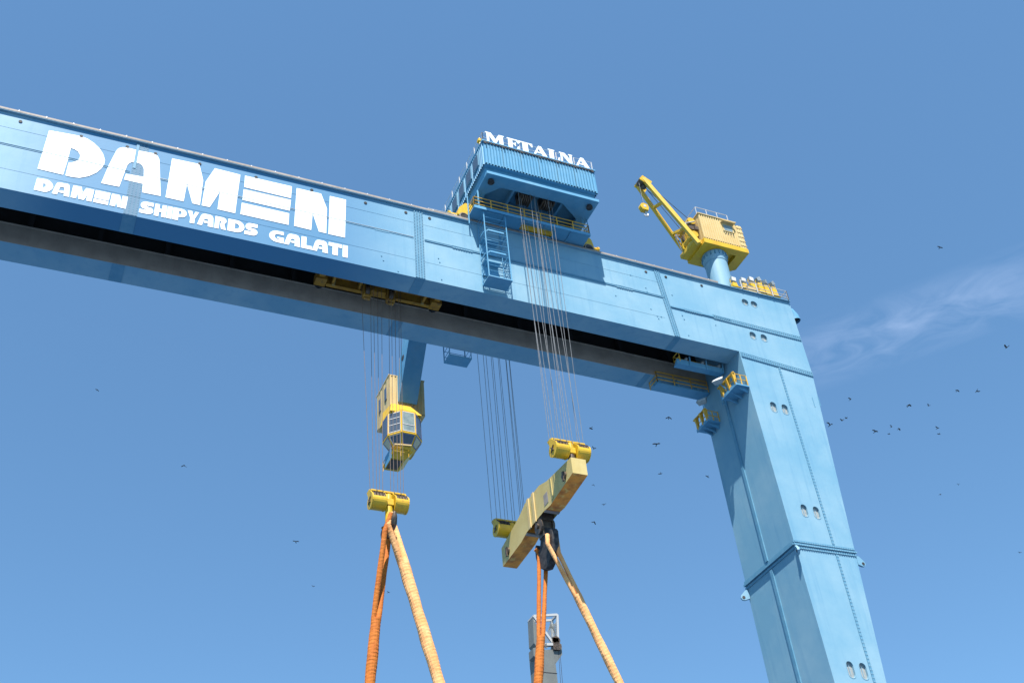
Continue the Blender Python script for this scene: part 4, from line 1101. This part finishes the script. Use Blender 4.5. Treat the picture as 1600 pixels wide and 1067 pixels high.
b.cyl((jx0 - .65, 1.0, 78.9), (jx0 - .65, 1.2, 78.9), .5, n=16); b.cyl((jx0 - .7, 2.2, 78.3), (jx0 - .7, 2.4, 78.3), .5, n=16); b.box((jx0 - .5, .8, 78.3), (jx0 - .1, 1.0, 78.8))
b.build('winch', [YEL, SHEAVE], jb)
b = MB()
for x, y in ((jx0 - 1.2, .9), (jx0 - 1.2, 2.8)):
    b.tube([(x + .1, y, 77.0), (x - .3, y, 78.9)], .06, 6); b.tube([(x - .3, y, 78.9), (jx0 - .3, y, 79.5)], .06, 6)
b.build('a_frame', GALV, jb)
b = MB()
top = Vector((jx0 - .5, 1.6, 79.9)); hd = head + Vector((.1, 0, .1))
for oy, oz in ((-.3, .1), (.25, .0), (.0, -.5)):
    b.tube([hd + Vector((0, oy, 0)), top + Vector((0, oy, oz))], .03, 5)
b.tube([hd + Vector((.3, 0, -.6)), Vector((jx0 - .7, 1.9, 77.9))], .03, 5)
b.build('boom_rope', BLACK, jb)
hz = P(1006, 326, Y=JY); hz_top = head + Vector((-.15, 0, -.45))
b = MB(); b.tube([hz_top + Vector((0, -.12, 0)), hz + Vector((0, -.12, .5))], .014, 5); b.tube([hz_top + Vector((.1, .12, 0)), hz + Vector((.1, .12, .5))], .014, 5); b.build('hoist_rope', ROPE, jb)
b = MB(); b.cyl(hz + Vector((0, -.22, .1)), hz + Vector((0, .22, .1)), .46, n=20); b.box(hz + Vector((-.3, -.26, -.35)), hz + Vector((.35, .26, .45))); b.mi = 1
b.cyl(hz + Vector((0, -.28, .1)), hz + Vector((0, -.23, .1)), .16, n=10)
b.tube([hz + Vector((.15, 0, -.3)), hz + Vector((.15, 0, -.55)), hz + Vector((.32, 0, -.72)), hz + Vector((.28, 0, -.95)), hz + Vector((.02, 0, -1.02)), hz + Vector((-.14, 0, -.85))], [.09, .09, .10, .11, .09, .05], 8)
b.build('hook_block', [YEL, GALV], jb)

# ------------------------------------------------------------------ floodlights
def floodlight(px, py, Y, label, yaw, group, stand=True, size=.62, tilt=-.5, base=None, lit=True, M=None):
    p = P(px, py, Y=Y)
    zb0 = base if base is not None else ZT + .08
    t = thing('floodlight', (p.x, Y, zb0), label, 'floodlight', group)
    R_ = Matrix.Rotation(yaw, 3, 'Z') @ Matrix.Rotation(tilt, 3, 'X')   # front is -Y, tilt>0 looks up
    def q(x, y, z): return p + R_ @ Vector((x, y, z))
    s = size / 2
    b = MB()
    f = [(-s, -.16, -s * .85), (s, -.16, -s * .85), (s, -.16, s * .85), (-s, -.16, s * .85)]; k = [(-s * .7, .26, -s * .6), (s * .7, .26, -s * .6), (s * .7, .26, s * .6), (-s * .7, .26, s * .6)]
    b.hexa([q(*f[0]), q(*f[1]), q(*k[1]), q(*k[0]), q(*f[3]), q(*f[2]), q(*k[2]), q(*k[3])])
    b.build('housing', LAMPB, t)
    b = MB(); e = s * .84
    b.hexa([q(-e, -.18, -e * .82), q(e, -.18, -e * .82), q(e, -.162, -e * .82), q(-e, -.162, -e * .82), q(-e, -.18, e * .82), q(e, -.18, e * .82), q(e, -.162, e * .82), q(-e, -.162, e * .82)])
    b.build('lens', LAMPG, t)
    b = MB()
    if stand:
        b.beam((p.x - s - .05, Y, p.z - .1), (p.x - s - .05, Y, p.z - .55), .05); b.beam((p.x + s + .05, Y, p.z - .1), (p.x + s + .05, Y, p.z - .55), .05)
        h_ = p.z - .5
        b.hexa([(p.x - .36, Y - .3, zb0), (p.x + .36, Y - .3, zb0), (p.x + .36, Y + .3, zb0), (p.x - .36, Y + .3, zb0), (p.x - .22, Y - .18, h_), (p.x + .22, Y - .18, h_), (p.x + .22, Y + .18, h_), (p.x - .22, Y + .18, h_)])
        b.box((p.x - .44, Y - .34, h_ * .45 + zb0 * .55), (p.x + .44, Y + .34, h_ * .45 + zb0 * .55 + .08))
        b.build('stand', YEL, t)
    else:
        b.tube([(p.x, Y, p.z - .2), M], .05, 6); b.build('bracket', BLUE2, t)
    return t
s12 = 12.31
GF = 'floodlights at the girder end'
for lab, x, y, Y, yaw, tl in (('white-faced floodlight nearest the blue column, first of the row on the girder end', 305, 210, .5, .1, .15), ('white-faced floodlight on a yellow stand, second from the blue column', 495, 228, .5, .1, .15), ('white-faced floodlight on the tallest yellow stand, third from the blue column', 645, 210, .7, .15, .1),
    ('grey floodlight seen from its side, fourth from the blue column', 785, 220, .9, 1.7, -.4), ('grey floodlight turned away, fifth from the blue column', 905, 265, 1.0, 2.2, -.4), ('grey floodlight last in the row, next to the end railing', 1050, 300, .9, 1.9, -.5)):
    floodlight(1120 + x / s12, 420 + y / s12, Y, lab, yaw, GF, True, .56, tl)
b = MB(); c0 = P(1120 + 620 / s12, 420 + 400 / s12, Y=.2)
b.hexa([(c0.x - .3, -.1, ZT + .07), (c0.x + 1.2, -.1, ZT + .07), (c0.x + 1.2, .6, ZT + .07), (c0.x - .3, .6, ZT + .07), (c0.x - .3, -.1, c0.z + .3), (c0.x + .25, -.1, c0.z + .3), (c0.x + .25, .6, c0.z + .3), (c0.x - .3, .6, c0.z + .3)])
o = b.build('cable_box', CREAM); tag(o, 'cream wedge-shaped cable box between the floodlight stands', 'cable box')
GP = 'floodlights over the service platforms'
floodlight(1122, 595, 1.3, 'floodlight with pale lens above the nearer service platform of the leg', -.9, GP, False, .95, -.75, 59.0, M=(52.2, 1.4, 59.2))
floodlight(1097, 627, 5.0, 'floodlight with pale lens above the farther service platform of the leg', -.9, GP, False, .95, -.75, 58.6, M=(52.2, 5.0, 58.8))

# ------------------------------------------------------------------ distant harbour crane
DY = 60
q = lambda px, py: P(px, py, Y=DY)
dc = thing('harbour_crane', (61.9, DY, 0), 'distant grey boom with a white frame head rising behind the orange sling', 'crane')
b = MB()
tl, tr_, br, bl_ = q(837.5, 1015), q(865.5, 1014), q(869.5, 1067), q(840, 1067)
dd = Vector((0, 2.2, 0))
def down(p, r_): d_ = (r_ - p); k_ = (0 - p.z) / d_.z; return Vector((p.x + d_.x * k_ * .25, DY, 0))
bl0, br0 = Vector((60.3, DY, 0)), Vector((63.6, DY, 0))
b.hexa([bl0, br0, br0 + dd, bl0 + dd, tl, tr_, tr_ + dd, tl + dd])
b.build('boom', BGREY, dc)
b = MB()
zj = q(855, 1050).z
b.box((tl.x - .05, DY - .03, zj - .04), (tr_.x + .1, DY, zj + .04)); b.build('boom_joint', BLACK, dc)
b = MB()
a1, a2, a3, a4 = q(833.5, 962), q(870.5, 960), q(871.5, 997), q(836, 1012)
for pa, pb_, w_ in ((a1, a2, .22), (a2, a3, .26), (a1, q(863, 1003), .24)):
    b.beam(pa, pb_, w_, .3)
    b.beam(pa + Vector((0, 1.6, 0)), pb_ + Vector((0, 1.6, 0)), w_, .3)
b.beam(a1, a1 + Vector((0, 1.6, 0)), .2); b.beam(a2, a2 + Vector((0, 1.6, 0)), .25)
b.beam(q(853, 1007) , q(866, 1007), .5, .35)
b.build('head_frame', BWHITE, dc)
b = MB()
b.prism([q(832.5, 965), q(838, 975), q(840, 1012), q(834.5, 1004)], (0, 1.6, 0))
b.prism([q(833, 1012), q(840, 1010), q(840, 1028), q(834, 1024)], (0, 1.4, 0))
b.prism([q(868, 1003), q(877.5, 1006), q(878.5, 1022), q(868.5, 1036), q(865, 1020)], (0, 1.4, 0))
b.build('side_plate', BGREY, dc)
b = MB()
for i in range(8):
    t_ = i / 7
    b.tube([q(856 + 4 * t_, 985 - 2 * i), q(869, 972 + 3.5 * i)], .04, 4); b.tube([q(851 + 2.4 * i, 1003), q(860 + 1.3 * i, 974)], .04, 4)
b.build('lattice', BGREY, dc)
b = MB(); b.mi = 0
c_ = q(868, 1001); b.cyl(c_ + Vector((0, -.3, 0)), c_ + Vector((0, .3, 0)), .55, n=16); c_ = q(870, 1010); b.cyl(c_ + Vector((0, -.3, 0)), c_ + Vector((0, .3, 0)), .55, n=16)
b.box(q(866, 995) + Vector((-.4, -.3, -.2)), q(870, 1016) + Vector((.3, .3, 0)))
b.build('head_sheave', SHEAVE, dc)
b = MB()
for px0, px1 in ((872.5, 876), (874.5, 879)):
    b.tube([q(px0, 1012), ext(q(px0, 1012), q(px1, 1067), 20)], .03, 5)
b.build('hoist_rope', BLACK, dc)

# ------------------------------------------------------------------ birds
def bird_mesh(kind):
    b = MB()
    b.tube([(0, .20, 0), (0, .13, .015), (0, 0, .0), (0, -.14, .0), (0, -.30, .01)], [.018, .045, .065, .045, .012], 8)
    b.tube([(0, .20, 0), (0, .27, -.01)], [.016, .003], 6)
    b.prism([(-.03, -.22, .01), (.03, -.22, .01), (.08, -.40, .01), (-.08, -.40, .01)], (0, 0, .012))
    lift, fold = ((.30, .1), (-.10, .2), (.12, .0), (.42, .3), (-.24, .35), (.0, .55))[kind]
    for s_ in (-1, 1):
        k_ = s_ if kind != 5 else s_ * (.8 if s_ > 0 else 1.1)
        r0f, r0b = (.04 * s_, .09, .02), (.04 * s_, -.08, .02)
        el = .20; x1_ = el * k_; z1_ = .02 + lift * .55
        x2_ = (.48 - fold * .12) * k_; z2_ = z1_ + lift * .25 - fold * .12
        mf, mb_ = (x1_, .13, z1_), (x1_, -.09, z1_ - .005)
        tf, tb = (x2_, .02 - fold * .1, z2_), (x2_ * .92, -.12 - fold * .1, z2_)
        th = Vector((0, 0, .012))
        vs = [Vector(p) for p in (r0f, r0b, mf, mb_, tf, tb)]
        b.add(vs + [v_ + th for v_ in vs], [(0, 1, 3, 2), (2, 3, 5, 4), (6, 8, 9, 7), (8, 10, 11, 9), (0, 2, 8, 6), (2, 4, 10, 8), (1, 7, 9, 3), (3, 9, 11, 5), (4, 5, 11, 10)])
    return b
protos = []
BIRDS = [
 (1469, 387, 'black bird flying highest, alone above the thin cloud', 2, 8), (1573, 543, 'black bird just below the thin cloud at the right edge', 0, 10),
 (1496, 610, 'small black bird, left one of the two side by side at the far right', 1, 7), (1526, 611, 'black bird, right one of the two side by side at the far right', 4, 9),
 (1329, 624, 'black bird with raised wings just right of the leg, uppermost of the four there', 3, 7), (1322, 653, 'small black bird right of the leg, just above its close neighbour', 5, 6),
 (1316, 657, 'black bird right of the leg, close below a smaller bird', 0, 8), (1297, 664, 'black bird nearest the right edge of the leg with wings in a V', 3, 10),
 (1420, 633, 'slanting black bird with long wings, left one of the middle pair right of the leg', 1, 10), (1451, 634, 'small black bird, right one of the middle pair right of the leg', 3, 6),
 (1368, 674, 'black bird with wings spread flat, leftmost of the four in the low cluster', 2, 10), (1393, 667, 'black bird at the top of the low cluster of four', 3, 6),
 (1389, 678, 'tiniest black bird, lowest of the low cluster of four', 5, 5), (1405, 670, 'small black bird, rightmost of the low cluster of four', 1, 7),
 (1465, 669, 'black bird with raised wings directly above another, right of the low cluster', 0, 7), (1467, 678, 'black bird directly below another, right of the low cluster', 5, 6),
 (1045, 652, 'black bird between the front ropes and the leg, highest of those there', 4, 9), (1026, 694, 'large black bird with level wings in the sky between hook block and leg', 2, 11),
 (1032, 740, 'black bird diving with folded wings left of the leg', 5, 7), (1105, 744, 'small dark bird nearest the left edge of the leg', 1, 7),
 (923, 669, 'black bird right beside the front ropes, just above the hook block level', 1, 8), (928, 701, 'black bird with raised wings right beside the nearer hook block', 3, 7),
 (927, 757, 'tiny black bird just below the upper end of the lifting beam', 4, 5), (944, 788, 'black bird right of the lifting beam, level with its middle', 2, 7),
 (928, 815, 'black bird with drooping wings, lowest of those beside the lifting beam', 4, 9), (152, 609, 'lone black bird far left below the girder', 1, 6),
 (288, 727, 'lone black bird in the lower left sky, larger than the others there', 4, 9), (462, 846, 'lone black bird left of the left orange sling, near its upper half', 2, 9),
 (489, 916, 'tiny black bird low, left of the left orange sling', 0, 5), (607, 925, 'tiny black bird between the two slings of the left hook', 2, 5),
 (1498, 757, 'tiny black bird in the lower right sky, upper one of two', 3, 5), (1469, 772, 'tiny black bird in the lower right sky, lower one of two', 1, 6), (1594, 863, 'black bird at the right edge of the sky, lowest of all on that side', 2, 6)]
for k in range(6):
    protos.append(None)
rb = random.Random(4)
for px, py, lab, kind, size in BIRDS:
    dist = .92 * F / (size * 1.12)
    d = RX * ((px - 800) / F) + RY * ((py - 533.5) / F) + RZ
    pos = EYE + d * dist
    if protos[kind] is None:
        o = bird_mesh(kind).build('bird', BIRDM); protos[kind] = o
    else:
        o = protos[kind].copy(); COL.objects.link(o)
    o.location = pos
    o.rotation_euler = (rb.uniform(-.25, .25), rb.uniform(-.3, .3), rb.uniform(-.5, .5) + (math.pi if rb.random() < .5 else 0))
    tag(o, lab, 'bird', 'birds circling in the sky')

for o in bpy.data.objects:
    if '_base' in o: del o['_base']
